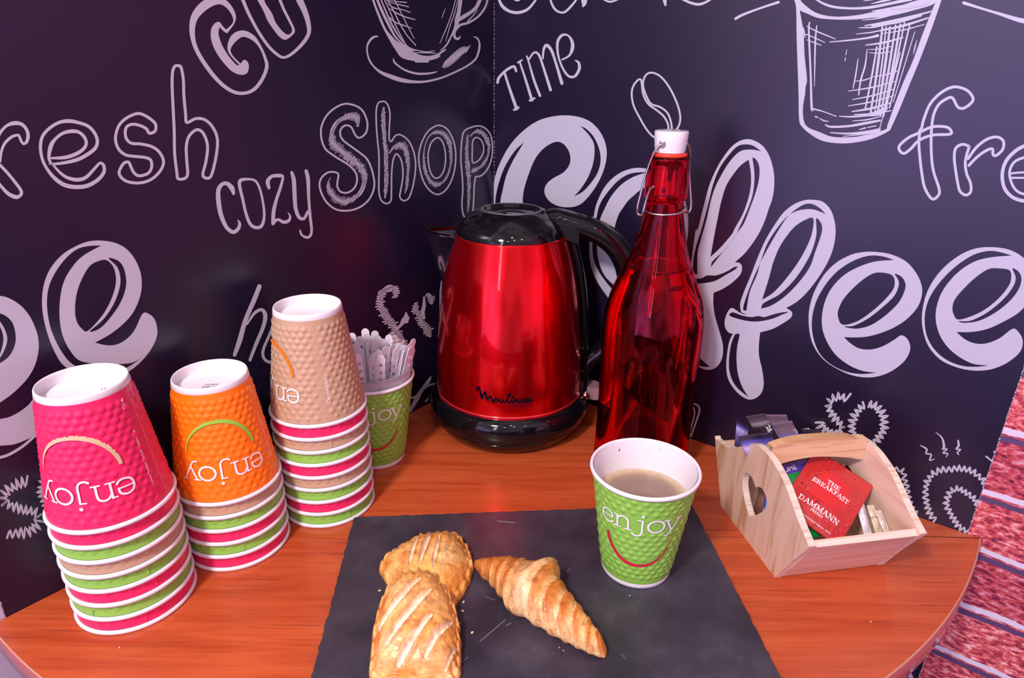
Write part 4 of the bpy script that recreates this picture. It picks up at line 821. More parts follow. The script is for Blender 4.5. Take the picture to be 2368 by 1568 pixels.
V = []; n = len(loop); Fc = []
lay = [(0, .0000), (.0009, .0008), (.0003, .0022), (.0011, .0036), (.0002, .0050)]
for k, (ins, z) in enumerate(lay):
    for i, p in enumerate(loop):
        q = (cen-p).normalized(); e = ins*(.4+1.2*abs(noise.noise(Vector((p.x*300, p.y*300, k*3)))))
        V.append(p+q*e+Vector((0, 0, z)))
for k in range(len(lay)-1):
    for i in range(n): Fc.append((k*n+i, k*n+(i+1) % n, (k+1)*n+(i+1) % n, (k+1)*n+i))
Fc.append(tuple(range((len(lay)-1)*n, len(lay)*n))); Fc.append(tuple(reversed(range(n))))
so = obj('slate_board', V, Fc, SLATE, None, True)
# orientation check of winding
autosmooth(so, 30)
tag(so, 'dark rectangular slate serving board with chipped edges lying on the wooden counter', 'slate board')
# chalky scratches on the slate
def scratch(pts, w):
    v, f = ribbon(pts, w, False, 4); return [on_z(x, y, SLZ+.00012) for x, y in v], f
SCR = mat('scratch', (.16, .14, .18), .7)
for pts, w in (([(1110, 1483), (1135, 1462), (1168, 1434)], 2.2), ([(1170, 1447), (1182, 1441)], 2), ([(1122, 1378), (1133, 1384), (1146, 1388)], 1.4), ([(1150, 1205), (1190, 1209)], 3.0), ([(1070, 1530), (1082, 1520)], 1.6), ([(1311, 1321), (1317, 1316)], 1.6), ([(1437, 1512), (1446, 1524)], 1.4)):
    v, f = scratch(pts, w); obj('scratch', v, f, SCR, so, False)

# ---------------------------------------------------------------- kettle
KX, KY = -.0024, .712
def m_red():
    m = mat('red_lacquer', (.74, .0005, .005), .19, metal=.88, spec=.5, coat=.32, coat_rough=.03); return m
RED = m_red(); BLACK = mat('black_plastic', (.004, .0035, .005), .07, spec=.5); BLACK2 = mat('black_matt', (.012, .010, .013), .3)
CHROME = mat('steel', (.62, .60, .64), .12, metal=1)
kt = thing('electric_kettle', (KX, KY, 0), 'shiny red electric kettle with black lid, handle and base in the corner of the counter', 'kettle')
kbs = [(.0001, 0), (.078, 0), (.0805, .0012), (.0862, .0075), (.0900, .0135), (.0912, .0160), (.0905, .0168), (.0905, .0176), (.0925, .0182), (.0947, .0235), (.0952, .0300), (.0946, .0365), (.0925, .0415), (.0885, .0450), (.0862, .0462), (.0862, .0440), (.0001, .0440)]
def spl(prof, sub=5): return catmull(prof, False, sub)
kb = MB().lathe(kbs, 128).build('power_base', BLACK, kt); autosmooth(kb, 40)
bp = spl([(.0855, .0465), (.0860, .0500), (.0861, .0580), (.0860, .0745), (.0845, .1000), (.0818, .1330), (.0775, .1699), (.0710, .2019), (.0635, .2270), (.0617, .2325)], 6)
bp = [(.0862, .0462)]+bp+[(.0612, .2338), (.0600, .2338), (.0598, .2300)]
MB().lathe(bp, 160).build('kettle_body', RED, kt)
MB().lathe([(.0864, .0478), (.0868, .0486), (.0866, .0496), (.0860, .0500)], 160).build('lower_ring', mat('red_ring', (.75, .03, .05), .15, metal=.5, coat=1), kt, label='bright red ring at the foot of the body')
lidp = [(.0604, .2300), (.0606, .2330), (.0602, .2350), (.0592, .2375), (.0570, .2415), (.0530, .2465), (.0478, .2515), (.0420, .2555), (.0372, .2578), (.0345, .2588), (.0328, .2590), (.0316, .2582), (.0305, .2560), (.0285, .2545), (.0150, .2538), (.0001, .2538)]
MB().lathe(lidp, 128).build('lid', BLACK, kt)
MB().lathe([(.0334, .2588), (.0330, .2596), (.0322, .2597), (.0318, .2590)], 128).build('lid_ring', mat('grey_ring', (.25, .24, .27), .15, metal=.6), kt, label='grey glossy ring round the sunken lid top')
v, f = ribbon([(-.0005, -.028), (.0005, .028)], .0006, False, 4)
o = obj('lid_seam', [(x, y, .2541) for x, y in v], f, BLACK2, kt, False)
# spout : open V shaped pourer on the left, leaning back a little
SPA = radians(176)
b = MB(); NZ = 14; NA = 24; vin = []; vout = []
def prof_r(z):
    for (r0, z0), (r1, z1) in zip(bp, bp[1:]):
        if z0 <= z <= z1 and z1 > z0: return r0+(r1-r0)*(z-z0)/(z1-z0)
    return .061
for j in range(NZ+1):
    t = j/NZ; z = .172+(.2335-.172)*t; rb = prof_r(min(z, .232))-.0008
    ext = .0335*t**.92; hw = .0015+.0245*t**.85
    for i in range(NA+1):
        u = -1+2*i/NA
        sd = hw*u*(1-.12*(1-abs(u)))
        fw = ext*(1-abs(u)**1.7)
        base = sqrt(max(rb*rb-sd*sd, 0)); 
        zz = z+(.0012*(1-abs(u)) if j == NZ else 0)
        x = -(base+fw); vout.append((x, sd, zz))
V = []; Fc = []
Rz = Matrix.Rotation(SPA-pi, 3, 'Z')
for p in vout: V.append(Rz@Vector(p))
m_ = len(V)
for p in vout: V.append(Rz@Vector((p[0]+.0011, p[1]*.95, p[2])))
for j in range(NZ):
    for i in range(NA):
        a = j*(NA+1)+i; q = (a, a+1, a+NA+2, a+NA+1); Fc.append(tuple(reversed(q))); Fc.append(tuple(m_+k for k in q))
for i in range(NA):
    a = NZ*(NA+1)+i; Fc.append((a, a+1, m_+a+1, m_+a))
bq = MB(); pv = []
for z in (.186, .2325):
    for i in range(13):
        a = SPA+(-1+2*i/12)*.34*(1 if z > .2 else .35); r = prof_r(z)+.0005; pv.append((r*cos(a), r*sin(a), z))
bq.add(pv, [(i, i+1, 14+i, 13+i) for i in range(12)]).build('spout_filter', mat('dark_mesh', (.05, .05, .06), .35, metal=.8), kt, label='dark steel filter inside the spout')
obj('spout', V, Fc, CHROME, kt, True, label='polished steel pouring spout')
# handle: D loop on the right plus the strip that joins it to the body
HA = radians(-4)
def hp(r, z, y=0): return Matrix.Rotation(HA, 3, 'Z')@Vector((r, y, z))
path = [(.036, .2480), (.050, .2495), (.066, .2455), (.084, .2405), (.101, .2330), (.1165, .2200), (.1275, .2010), (.1325, .1790), (.1320, .1560), (.1270, .1330), (.1180, .1130), (.1060, .0960), (.0950, .0860), (.0880, .0760)]
pc = catmull(path, False, 6); rad = []
for i, p in enumerate(pc):
    t = i/(len(pc)-1); rad.append(.0105+.0028*sin(pi*min(1, t*1.15))-.0005*t)
MB().tube([hp(r, z) for r, z in pc], rad, 24, prof=(1.25, 1.0)).build('handle', BLACK, kt)
# spine strip
b = MB(); n1, n2 = 30, 12; V = []; Fc = []
for lay_ in (0, 1):
    for j in range(n1+1):
        z = .0475+(.2330-.0475)*j/n1
        for i in range(n2+1):
            u = -1+2*i/n2; hw = .0165-.004*j/n1
            rr = prof_r(min(z, .232))+(.0085*(1-abs(u)**2.6)+.0006 if lay_ else -.002); a = u*hw/.08
            V.append(Matrix.Rotation(HA, 3, 'Z')@Vector((rr*cos(a), rr*sin(a), z)))
nn_ = (n1+1)*(n2+1)
for j in range(n1):
    for i in range(n2):
        a = j*(n2+1)+i; Fc.append((nn_+a, nn_+a+1, nn_+a+n2+2, nn_+a+n2+1))
for j in range(n1):
    for i in (0, n2):
        a = j*(n2+1)+i; Fc.append((a, a+n2+1, nn_+a+n2+1, nn_+a))
for j in (0, n1):
    for i in range(n2):
        a = j*(n2+1)+i; Fc.append((a, nn_+a, nn_+a+1, a+1))
obj('handle_spine', V, Fc, BLACK, kt)
# hinge cover from lid to handle
b = MB(); V = []; Fc = []
for j in range(9):
    r = .040+.034*j/8; zt = .2555-.006*(j/8)**1.3+.001*sin(pi*j/8)
    for i in range(9):
        u = -1+2*i/8; V.append(hp(r, zt-.0035*u*u-.004*abs(u)**4, .0155*u))
b.add(V, [(j*9+i, (j+1)*9+i, (j+1)*9+i+1, j*9+i+1) for j in range(8) for i in range(8)])
V2 = [p-Vector((0, 0, .016)) for p in V]; k0 = len(b.v); b.add(V2, [(j*9+i, j*9+i+1, (j+1)*9+i+1, (j+1)*9+i) for j in range(8) for i in range(8)])
for j in range(8):
    for i in (0, 8): b.f.append((j*9+i, (j+1)*9+i, k0+(j+1)*9+i, k0+j*9+i))
for i in range(8):
    for j in (0, 8): b.f.append((j*9+i, j*9+i+1, k0+j*9+i+1, k0+j*9+i))
o = b.build('hinge_cover', BLACK, kt); autosmooth(o, 40)
MB().tube([hp(.0735, .2505+.001, y) for y in (-.013, -.006, 0, .006, .013)], .0006, 6).build('hinge_seam', BLACK2, kt)
# see-through switch lever
PINK = mat('pink_clear', (.85, .55, .62), .08, trans=.75, ior=1.4)
b = MB(); V = []; Fc = []; nn2 = 14
ol = [(.0900, .0520), (.0960, .0535), (.1060, .0520), (.1115, .0470), (.1125, .0400), (.1080, .0360), (.1000, .0365), (.0930, .0400)]
ol = catmull(ol, True, 4)
for yy in (-.0115, .0115): V += [hp(r, z, yy*(1-.35*((r-.088)/.025))) for r, z in ol]
k = len(ol); b.add(V, [tuple(range(k)), tuple(reversed(range(k, 2*k)))]+[(i, (i+1) % k, k+(i+1) % k, k+i) for i in range(k)])
o = b.build('switch_lever', PINK, kt, label='see-through pink switch lever'); autosmooth(o, 40)
MB().tube([hp(.091, .0445, y) for y in (-.018, 0, .018)], .0042, 12).build('lever_bracket', CHROME, kt)
# maker's name on the body
def kwrap(vf, a0, z0, s, lift=.0003):
    v, f = vf; out = []
    for x, y in v:
        z = z0+y*s; r = prof_r(z)+lift; a = a0+x*s/r; out.append((r*cos(a), r*sin(a), z))
    return out, f
ml = [([(0, 48), (2, 62), (10, 66), (16, 52), (26, 8)], 7.5), ([(26, 8), (32, 26), (43, 46), (48, 40), (52, 20), (58, 6)], 7), ([(58, 6), (63, 18), (70, 28), (76, 22), (80, 8), (88, 1), (96, 4)], 6.5),
      ([(96, 4), (92, 12), (98, 19), (106, 17), (107, 6), (100, 0), (94, 4)], 5), ([(107, 8), (116, 12), (120, 18), (121, 4), (128, 0), (134, 6), (140, 17), (139, 4), (146, 0)], 5),
      ([(146, 0), (156, 12), (170, 36), (174, 44), (168, 48), (161, 38), (158, 18), (162, 2), (170, 0), (176, 5)], 4.5), ([(176, 5), (182, 17), (182, 4), (188, 0), (194, 5)], 5), ([(186, 29), (187, 30)], 8),
      ([(194, 5), (199, 17), (200, 2), (206, 14), (213, 16), (214, 4), (220, 0), (228, 6)], 5), ([(228, 6), (238, 8), (243, 15), (236, 18), (229, 11), (232, 2), (242, 0), (252, 6)], 5),
      ([(252, 14), (258, 18), (264, 12), (268, 4), (274, 1), (284, 6)], 7), ([(272, 17), (266, 12), (262, 6), (254, 1)], 7)]
pts_ = [ribbon(p, w*1.45, False, 6) for p, w in ml]
# first letter end of the word at px 1117,885 ; last at 1233,905
v, f = kwrap(merge(pts_), radians(-90-23.8), .0682, .000215); obj('maker_name', v, f, mat('dark_ink', (.004, .001, .006), .9, spec=.1), kt, True, label='dark script name on the body')
tv = text2d('subito', 1.0); v, f = kwrap(tv, radians(-90+2.5), .0625, .0088); obj('model_name', v, f, mat('dim_ink', (.08, .0, .01), .9, spec=.1), kt, True, label='faint small lettering')

# ---------------------------------------------------------------- red swing-top bottle
BX, BY = .1425, .6225
def m_glass(name, col, rough=0.0, ior=1.5):
    m = bpy.data.materials.new(name); m.use_nodes = True; t = m.node_tree; t.nodes.clear()
    o = t.nodes.new('ShaderNodeOutputMaterial'); g = t.nodes.new('ShaderNodeBsdfGlass'); g.inputs['Color'].default_value = (*col, 1); g.inputs['Roughness'].default_value = rough; g.inputs['IOR'].default_value = ior
    t.links.new(g.outputs[0], o.inputs[0]); return m
GLASS = m_glass('red_glass', (.97, .20, .30)); LIQ = m_glass('red_drink', (.95, .24, .32), ior=1.33)
bt = thing('swing_top_bottle', (BX, BY, 0), 'tall red glass swing-top bottle with white stopper between kettle and basket', 'bottle')
outp = [(.0001, .0045), (.030, .0035), (.040, .0012), (.0455, 0), (.0490, .0018), (.0502, .0060), (.0500, .0300), (.0496, .0800), (.0500, .1178), (.0502, .1482), (.0490, .1720), (.0455, .1900), (.0395, .2070), (.0330, .2212), (.0270, .2372), (.0222, .2560), (.0190, .2710), (.0176, .2820), (.0174, .2860)]
lipo = [(.0180, .2875), (.0196, .2895), (.0199, .2950), (.0197, .3040), (.0188, .3130), (.0182, .3190), (.0184, .3215), (.0190, .3240), (.0186, .3262), (.0170, .3270), (.0140, .3262)]
inn = [(.0132, .3240), (.0128, .3150), (.0133, .3000), (.0132, .2860), (.0148, .2700), (.0182, .2550), (.0228, .2372), (.0290, .2205), (.0355, .2060), (.0415, .1895), (.0450, .1715), (.0462, .1480), (.0460, .1178), (.0457, .0800), (.0461, .0300), (.0461, .0140), (.0430, .0095), (.0300, .0100), (.0001, .0125)]
full = spl(outp, 4)+spl(lipo, 4)+spl(inn, 4)
NA = 160; V = []; Fc = []
for r, z in full:
    for i in range(NA):
        a = 2*pi*i/NA; q = r
        V.append((q*cos(a), q*sin(a), z))
nout = len(spl(outp, 4))
# fluted neck and shoulder: soft vertical ribs on the outer wall
for k in range(nout):
    r, z = full[k]
    g = 0
    if z > .165: g = .0007*min(1, (z-.165)/.03)*(1-max(0, (z-.262)/.022) if z > .262 else 1)
    if g > 0:
        for i in range(NA):
            a = 2*pi*i/NA; q = r*(1)-g*(.5+.5*cos(a*12)); V[k*NA+i] = (q*cos(a), q*sin(a), z)
for k in range(nout, nout+len(spl(lipo, 4))):
    r, z = full[k]
    if .289 < z < .318:
        for i in range(NA):
            a = 2*pi*i/NA; q = r-.0004*(.5+.5*cos(a*14)); V[k*NA+i] = (q*cos(a), q*sin(a), z)
m_ = len(full)
for j in range(m_-1):
    for i in range(NA): Fc.append((j*NA+i, j*NA+(i+1) % NA, (j+1)*NA+(i+1) % NA, (j+1)*NA+i))
obj('bottle_glass', V, Fc, GLASS, bt)
# the drink: fills the inner wall up to the shoulder
lv = .2235; lip_ = [(r+.0002, z) for r, z in spl(inn, 4) if z < lv]
lr = lip_[0][0]
liq = [(.0001, lv-.0004), (lr*.8, lv-.0004), (lr-.0008, lv), (lr, lv+.0006)]+lip_
drink = thing('drink', (BX, BY, 0), 'dark red drink filling the swing-top bottle up to its shoulder', 'drink')
MB().lathe(liq, 120).build('liquid', LIQ, drink)
# stopper, gasket, wire bail
WHITEC = mat('porcelain', (.82, .78, .80), .12, coat=.5)
cap = [(.0001, .3300), (.0125, .3300), (.0136, .3306), (.0140, .3330), (.0150, .3420), (.0154, .3480), (.0150, .3492), (.0135, .3496), (.0001, .3498)]
cp = MB().lathe(cap, 72).build('stopper', WHITEC, bt, label='white porcelain stopper'); autosmooth(cp, 50)
hd = Vector((cos(radians(-132)), sin(radians(-132)), 0))
sdv = Vector((-hd.y, hd.x, 0))
b = MB(); P0 = hd*.01415+Vector((0, 0, .3385)); V = []
for k in range(20): a = 2*pi*k/20; V.append(P0+sdv*.0034*cos(a)+Vector((0, 0, .0036*sin(a)))+hd*.0006)
b.add(V, [tuple(range(20))]); b.build('stopper_hole', mat('hole_shade', (.22, .20, .22), .4), cp, False)
MB().lathe([(.0148, .3268), (.0158, .3274), (.0158, .3290), (.0150, .3300), (.0120, .3302), (.0118, .3268)], 64, close=True).build('gasket', mat('orange_rubber', (.85, .05, .02), .4), bt, label='orange-red rubber gasket')
WIRE = mat('wire', (.62, .60, .62), .22, metal=1)
az = lambda d_, r, z: Vector((r*cos(radians(d_)), r*sin(radians(d_)), z))
# neck ring
ring = [az(a, .0188, .2790+.0028*cos(radians(a-60))) for a in range(0, 360, 10)]
MB().tube(ring, .0011, 10, closed=True).build('neck_wire', WIRE, bt)
for sg, nm in ((-1, 'bail_wire'), (1, 'bail_wire')):
    A = -162 if sg < 0 else 18
    top_ = az(A+sg*-26 if sg < 0 else A+26, .0158, .3370)
    pts_ = catmull([tuple(az(A+28*(1 if sg < 0 else -1), .0145, .3385)), tuple(az(A+14*(1 if sg < 0 else -1), .0182, .3330)), tuple(az(A, .0225, .3120)), tuple(az(A-3, .0262, .2900)), tuple(az(A-4, .0275, .2800)), tuple(az(A-4, .0262, .2745)), tuple(az(A+4, .0240, .2742)), tuple(az(A+7, .0236, .2790)), tuple(az(A+9, .0222, .2880)), tuple(az(A+16, .0207, .2985)), tuple(az(A+26, .0198, .3015))], False, 6)
    MB().tube(pts_, .0011, 10).build(nm, WIRE, bt)

# ---------------------------------------------------------------- wooden basket
B0 = Vector((*on_z(1667, 1170).xy, 0)); bd = (Vector((*on_z(1792, 1336).xy, 0))-B0).normalized(); bn = Vector((-bd.y, bd.x, 0))
if bn.x < 0: bn = -bn
BW = .1035; T = .006
def bx(s, t, z): return B0+bd*s+bn*t+Vector((0, 0, z))
PLY = m_ply('pine_ply', (.66, .45, .31), (.50, .28, .15), scale=(60, 60, 7), rot=(0, .5, 0)); PLYE = m_ply('ply_edge', (.74, .60, .48), (.60, .44, .32), scale=(4, 4, 500)); PLYF = m_ply('pale_ply', (.70, .48, .35), (.62, .40, .28), scale=(5, 5, 70)); PLYH = m_ply('handle_ply', (.72, .46, .26), (.56, .31, .14), scale=(8, 8, 160))
bk = thing('wooden_basket', (0, 0, 0), 'small pale plywood basket with arched handle holding sachets at the right of the counter', 'basket')
def plane_sz(x, y, t=0):
    p = on_plane(x, y, bx(0, t, 0), bn); q = p-B0; return q.dot(bd), q.z
out2 = [(0, 0), (0, 0), (.1008, 0), (.1008, 0), (.1160, .0300), (.1318, .0572), (.1308, .0598), (.1158, .0686), (.1015, .0788), (.0900, .0868), (.0779, .0921), (.0660, .0958), (.0530, .0968), (.0400, .0952), (.0257, .0865), (.0086, .0717), (-.0060, .0640), (-.0240, .0606), (-.0290, .0595), (-.0288, .0570)]
heart = [plane_sz(1700+x/12.07, 1080+y/12.06) for x, y in [(300,160),(395,205),(490,340),(540,470),(575,575),(575,575),(610,545),(690,560),(780,650),(850,800),(882,960),(860,1110),(780,1230),(600,1330),(400,1378),(400,1378),(330,1180),(270,950),(225,700),(200,450),(235,240)]]
def side_panel(t0, name, flip=False):
    O2 = catmull(out2, True, 4); H2 = catmull(heart, True, 3)
    L = [[Vector((p[0], p[1], 0)) for p in O2], [Vector((p[0], p[1], 0)) for p in H2]]
    tr = tessellate_polygon(L); fl_ = O2+H2; n_ = len(fl_); V = []; Fc = []; mi = []
    for t in (t0, t0+T): V += [bx(p[0], t, p[1]) for p in fl_]
    def fixn(q, want):
        a, b_, c_ = (V[i] for i in q[:3]); return q if (b_-a).cross(c_-a).dot(want) > 0 else tuple(reversed(q))
    for q in tr:
        Fc.append(fixn(tuple(q), -bn)); mi.append(0); Fc.append(fixn(tuple(i+n_ for i in q), bn)); mi.append(0)
    for st, cnt in ((0, len(O2)), (len(O2), len(H2))):
        for i in range(cnt):
            a, b_ = st+i, st+(i+1) % cnt; Fc.append((a, b_, n_+b_, n_+a)); mi.append(1)
    o = obj(name, V, Fc, None, bk, False, mats=[PLY if not flip else PLYF, PLYE], midx=mi, label='plywood side panel with a heart-shaped cut-out'); return o
side_panel(0, 'side_panel'); side_panel(BW-T, 'side_panel', True)
def slab(s_bot, z_bot, s_top, z_top, thick, name, m):
    b = MB(); dirn = Vector((s_top-s_bot, z_top-z_bot)).normalized(); nn = Vector((-dirn.y, dirn.x))*thick
    V = [bx(s, t, z) for t in (T, BW-T) for s, z in ((s_bot, z_bot), (s_bot+nn.x, z_bot+nn.y), (s_top+nn.x, z_top+nn.y), (s_top, z_top))]
    b.add(V, [(0, 1, 2, 3), (7, 6, 5, 4), (0, 4, 5, 1), (1, 5, 6, 2), (2, 6, 7, 3), (3, 7, 4, 0)]); return b
b = slab(.1008, .0006, .1308, .0560, .006, 'front_panel', PLYF)
o = obj('front_panel', b.v, b.f, None, bk, False, mats=[PLYF, PLYE], midx=[0, 0, 0, 0, 1, 0])
b = slab(0, .0006, -.0282, .0575, -.006, 'back_panel', PLYF); obj('back_panel', b.v, b.f, None, bk, False, mats=[PLYF, PLYE], midx=[0, 0, 0, 0, 1, 0])
MB().box((.0, T, .0012), (.0995, BW-T, .0062), bx).build('base_panel', PLYF, bk, False)
# arched handle board
hs = .0515
def plane_tz(x, y, s):
    p = on_plane(x, y, bx(s, 0, 0), bd); q = p-B0; return q.dot(bn), q.z
tops = [plane_tz(x, y, hs+.004) for x, y in ((1774, 1040), (1810, 1026), (1850, 1017), (1903, 1012), (1940, 1011), (1969, 1012), (1985, 1017))]
bots = [plane_tz(x, y, hs+.004) for x, y in ((1796, 1077), (1815, 1070), (1843, 1063), (1880, 1057), (1914, 1056), (1960, 1058), (1999, 1065))]
def resample(P, n_):
    C = catmull(P, False, 8); out = []
    for i in range(n_+1):
        t = T+.0002+(BW-2*T-.0004)*i/n_
        for (a0, z0), (a1, z1) in zip(C, C[1:]):
            if a0 <= t <= a1: out.append((t, z0+(z1-z0)*(t-a0)/(a1-a0+1e-9))); break
        else: out.append((t, C[0][1] if t < C[0][0] else C[-1][1]))
    return out
tp, bo_ = resample(tops, 24), resample(bots, 24)
HZT = [z for _, z in tp]; HZB = [z for _, z in bo_]
V = []
for s in (hs-.004, hs+.004):
    for (t, z), (t2, z2) in zip(tp, bo_): V += [bx(s, t, z), bx(s, t2, z2)]
N2 = 25; Fc = []
for i in range(24):
    a = 2*i; Fc += [(a, a+1, a+3, a+2), (2*N2+a, 2*N2+a+2, 2*N2+a+3, 2*N2+a+1), (a, a+2, 2*N2+a+2, 2*N2+a), (a+1, 2*N2+a+1, 2*N2+a+3, a+3)]
obj('handle', V, Fc, PLYH, bk, False, label='arched plywood carrying handle')

# ---------------------------------------------------------------- sachets
def foil(name, stops, rough=.22, scl=None, bump_=.5):
    m = mat(name, (.5, .5, .5), rough, spec=.6, coat=.6, coat_rough=.08); nb = NB(m); uv = nb.n('ShaderNodeUVMap'); sp_ = nb.n('ShaderNodeSeparateXYZ'); nb.l(uv.outputs[0], sp_.inputs[0])
    nb.l(nb.ramp(sp_.outputs[1], stops), nb.b.inputs['Base Color'])
    n = nb.n('ShaderNodeTexNoise', inp={'Scale': 5, 'Detail': 3, 'Distortion': 1.2}); nb.l(uv.outputs[0], n.inputs['Vector']); bp_ = nb.n('ShaderNodeBump', inp={'Strength': bump_, 'Distance': .0025}); nb.l(n.outputs[0], bp_.inputs['Height']); nb.l(bp_.outputs[0], nb.b.inputs['Normal'])
    return m
def pillow(P0, U, Vv, bulge, seam_u, seam_v, m, name, label, cat, group=None, nu=30, nv=40, seed=1, notch=0, curl=0):
    """pouch spanned by U (width) and Vv (height), UV v runs from P0 downwards"""
    N = U.cross(Vv).normalized(); V = []; uv = []; Fc = []
    if N.dot(CAM-P0) < 0: N = -N
    LU, LV = U.length, Vv.length
    for side in (1, -1):
        for j in range(nv+1):
            for i in range(nu+1):
                u, w = i/nu, j/nv
                eu = min(u, 1-u)*LU; ew = min(w, 1-w)*LV
                h = 0
                if eu > seam_u and ew > seam_v:
                    a = min(1, (eu-seam_u)/(LU*.42)); c_ = min(1, (ew-seam_v)/(LV*.36)); h = bulge*(sin(pi/2*a)**.8)*(sin(pi/2*c_)**.8)
                p = P0+U*u+Vv*w
                wr = noise.noise(p*70+Vector((seed*7, 0, 0)))*.0009*min(1, h/bulge*3+.15)
                if ew <= seam_v: wr += .00022*sin(w*LV/.00075*pi)
                p = p+N*(side*(h+.00022)+wr+curl*((u-.5)**2*.25)*LU)
                if notch and (j == 0 or j == nv): p += Vv.normalized()*(notch*(1 if i % 2 else 0)*(1 if j else -1))
                V.append(p); uv.append((u, w))
    k = (nu+1)*(nv+1)
    for j in range(nv):
        for i in range(nu):
            a = j*(nu+1)+i; q = (a, a+1, a+nu+2, a+nu+1); Fc.append(q); Fc.append(tuple(reversed([k+x for x in q])))
    for j in range(nv):
        for i in (0, nu): a = j*(nu+1)+i; Fc.append((a, a+nu+1, k+a+nu+1, k+a))
    for i in range(nu):
        for j in (0, nv): a = j*(nu+1)+i; Fc.append((a, k+a, k+a+1, a+1))
    o = obj(name, V, Fc, m, None, True, uvs=uv); tag(o, label, cat, group)
    def surf(u, w, lift=.0003):
        i = min(max(u, 0), 1)*nu; j = min(max(w, 0), 1)*nv; i0, j0 = min(int(i), nu-1), min(int(j), nv-1); fu, fw = i-i0, j-j0
        g = lambda a, b_: V[b_*(nu+1)+a]
        return g(i0, j0)*(1-fu)*(1-fw)+g(i0+1, j0)*fu*(1-fw)+g(i0, j0+1)*(1-fu)*fw+g(i0+1, j0+1)*fu*fw+N*lift
    return o, surf
def dense(vf, step):
    """split long edges so flat print follows a curved pouch"""
    import bmesh
    v, f = vf; bm = bmesh.new(); vv = [bm.verts.new((x, y, 0)) for x, y in v]
    for q in f:
        try: bm.faces.new([vv[i] for i in q])
        except ValueError: pass
    for _ in range(3):
        e = [x for x in bm.edges if x.calc_length() > step]
        if not e: break
        bmesh.ops.subdivide_edges(bm, edges=e, cuts=1)
        bmesh.ops.triangulate(bm, faces=bm.faces[:])
    bm.verts.index_update(); out = ([(p.co.x, p.co.y) for p in bm.verts], [tuple(p.index for p in q.verts) for q in bm.faces]); bm.free(); return out
# red breakfast tea sachet leaning on the front panel
def cr(x, y): return (1640+x/3.646, 920+y/3.646)
pc_ = bx(.084, .060, .0555); pn = (bd*.50+Vector((0, 0, .86))+bn*-.05).normalized()
Tp = on_plane(*cr(905, 425), pc_, pn); Rp = on_plane(*cr(1385, 745), pc_, pn); Lp = on_plane(*cr(628, 930), pc_, pn)
Uv = Rp-Tp; Vl = Lp-Tp; Vl = (Vl-Uv*(Vl.dot(Uv)/Uv.dot(Uv))*.85)
mred = foil('red_foil', [(0, (.62, .03, .025)), (1, (.55, .018, .02))], rough=.3, bump_=.8); nb = NB(mred)
uvn = nb.n('ShaderNodeUVMap'); vo = nb.n('ShaderNodeTexVoronoi', inp={'Scale': 5.5, 'Randomness': .8}); nb.l(uvn.outputs[0], vo.inputs['Vector'])
mu = nb.n('ShaderNodeMath', operation='MULTIPLY'); mu.inputs[1].default_value = 62; nb.l(vo.outputs['Distance'], mu.inputs[0]); si_ = nb.n('ShaderNodeMath', operation='SINE'); nb.l(mu.outputs[0], si_.inputs[0])
nb.l(nb.ramp(si_.outputs[0], [(.45, (.58, .030, .028)), (.80, (.30, .006, .010))]), nb.b.inputs['Base Color'])
rs_o, rsurf = pillow(Tp, Uv, Vl, .0032, .0042, .0020, mred, 'tea_sachet', 'red foil breakfast tea sachet leaning on the front of the basket', 'tea sachet', seed=2, nu=44, nv=44)
LU, LV = Uv.length, Vl.length
for q_ in (Tp, Rp, Tp+Vl, Tp+Vl+Uv): print('TEA', LU, LV, (q_-B0).dot(bd), (q_-B0).dot(bn), q_.z)
def on_sachet(vf, surf, cu, cv, lu, lv, lift=.00035):
    v, f = dense(vf, .0022); return [surf(cu+x/lu, cv-y/lv, lift) for x, y in v], f
def rect(w, h): return [(-w/2, -h/2), (w/2, -h/2), (w/2, h/2), (-w/2, h/2)], [(0, 1, 2, 3)]
cu0 = .50
v, f = on_sachet(rect(LU*.49, LV*.40), rsurf, cu0, .44, LU, LV, .0002)
obj('name_panel', v, f, mat('red_plain', (.60, .022, .024), .3, coat=.5), rs_o, True, label='plain lighter red rectangle')
P_ = []
for s_, h_, yy in (('THE', .0042, .0010), ('BREAKFAST', .0042, -.0048)):
    vv, ff, ww = serif(s_, h_); P_.append(([(x, y+yy) for x, y in vv], ff))
v, f = on_sachet(merge(P_), rsurf, cu0, .40, LU, LV); obj('tea_name', v, f, INKW, rs_o, True, label='white words THE BREAKFAST')
P_ = []
for s_, h_, yy in (('DAMMANN', .0050, 0), ('FRERES', .0022, -.0036)):
    vv, ff, ww = serif(s_, h_); P_.append(([(x, y+yy) for x, y in vv], ff))
v, f = on_sachet(merge(P_), rsurf, cu0, .78, LU, LV); obj('brand_name', v, f, INKW, rs_o, True, label='white words DAMMANN FRERES')
vv, ff = text2d('Avec le consommateur depuis 1692', .0026, .3); v, f = on_sachet(([(x-.021, y) for x, y in vv], ff), rsurf, cu0, .935, LU, LV); obj('small_print', v, f, INKW, rs_o, True)
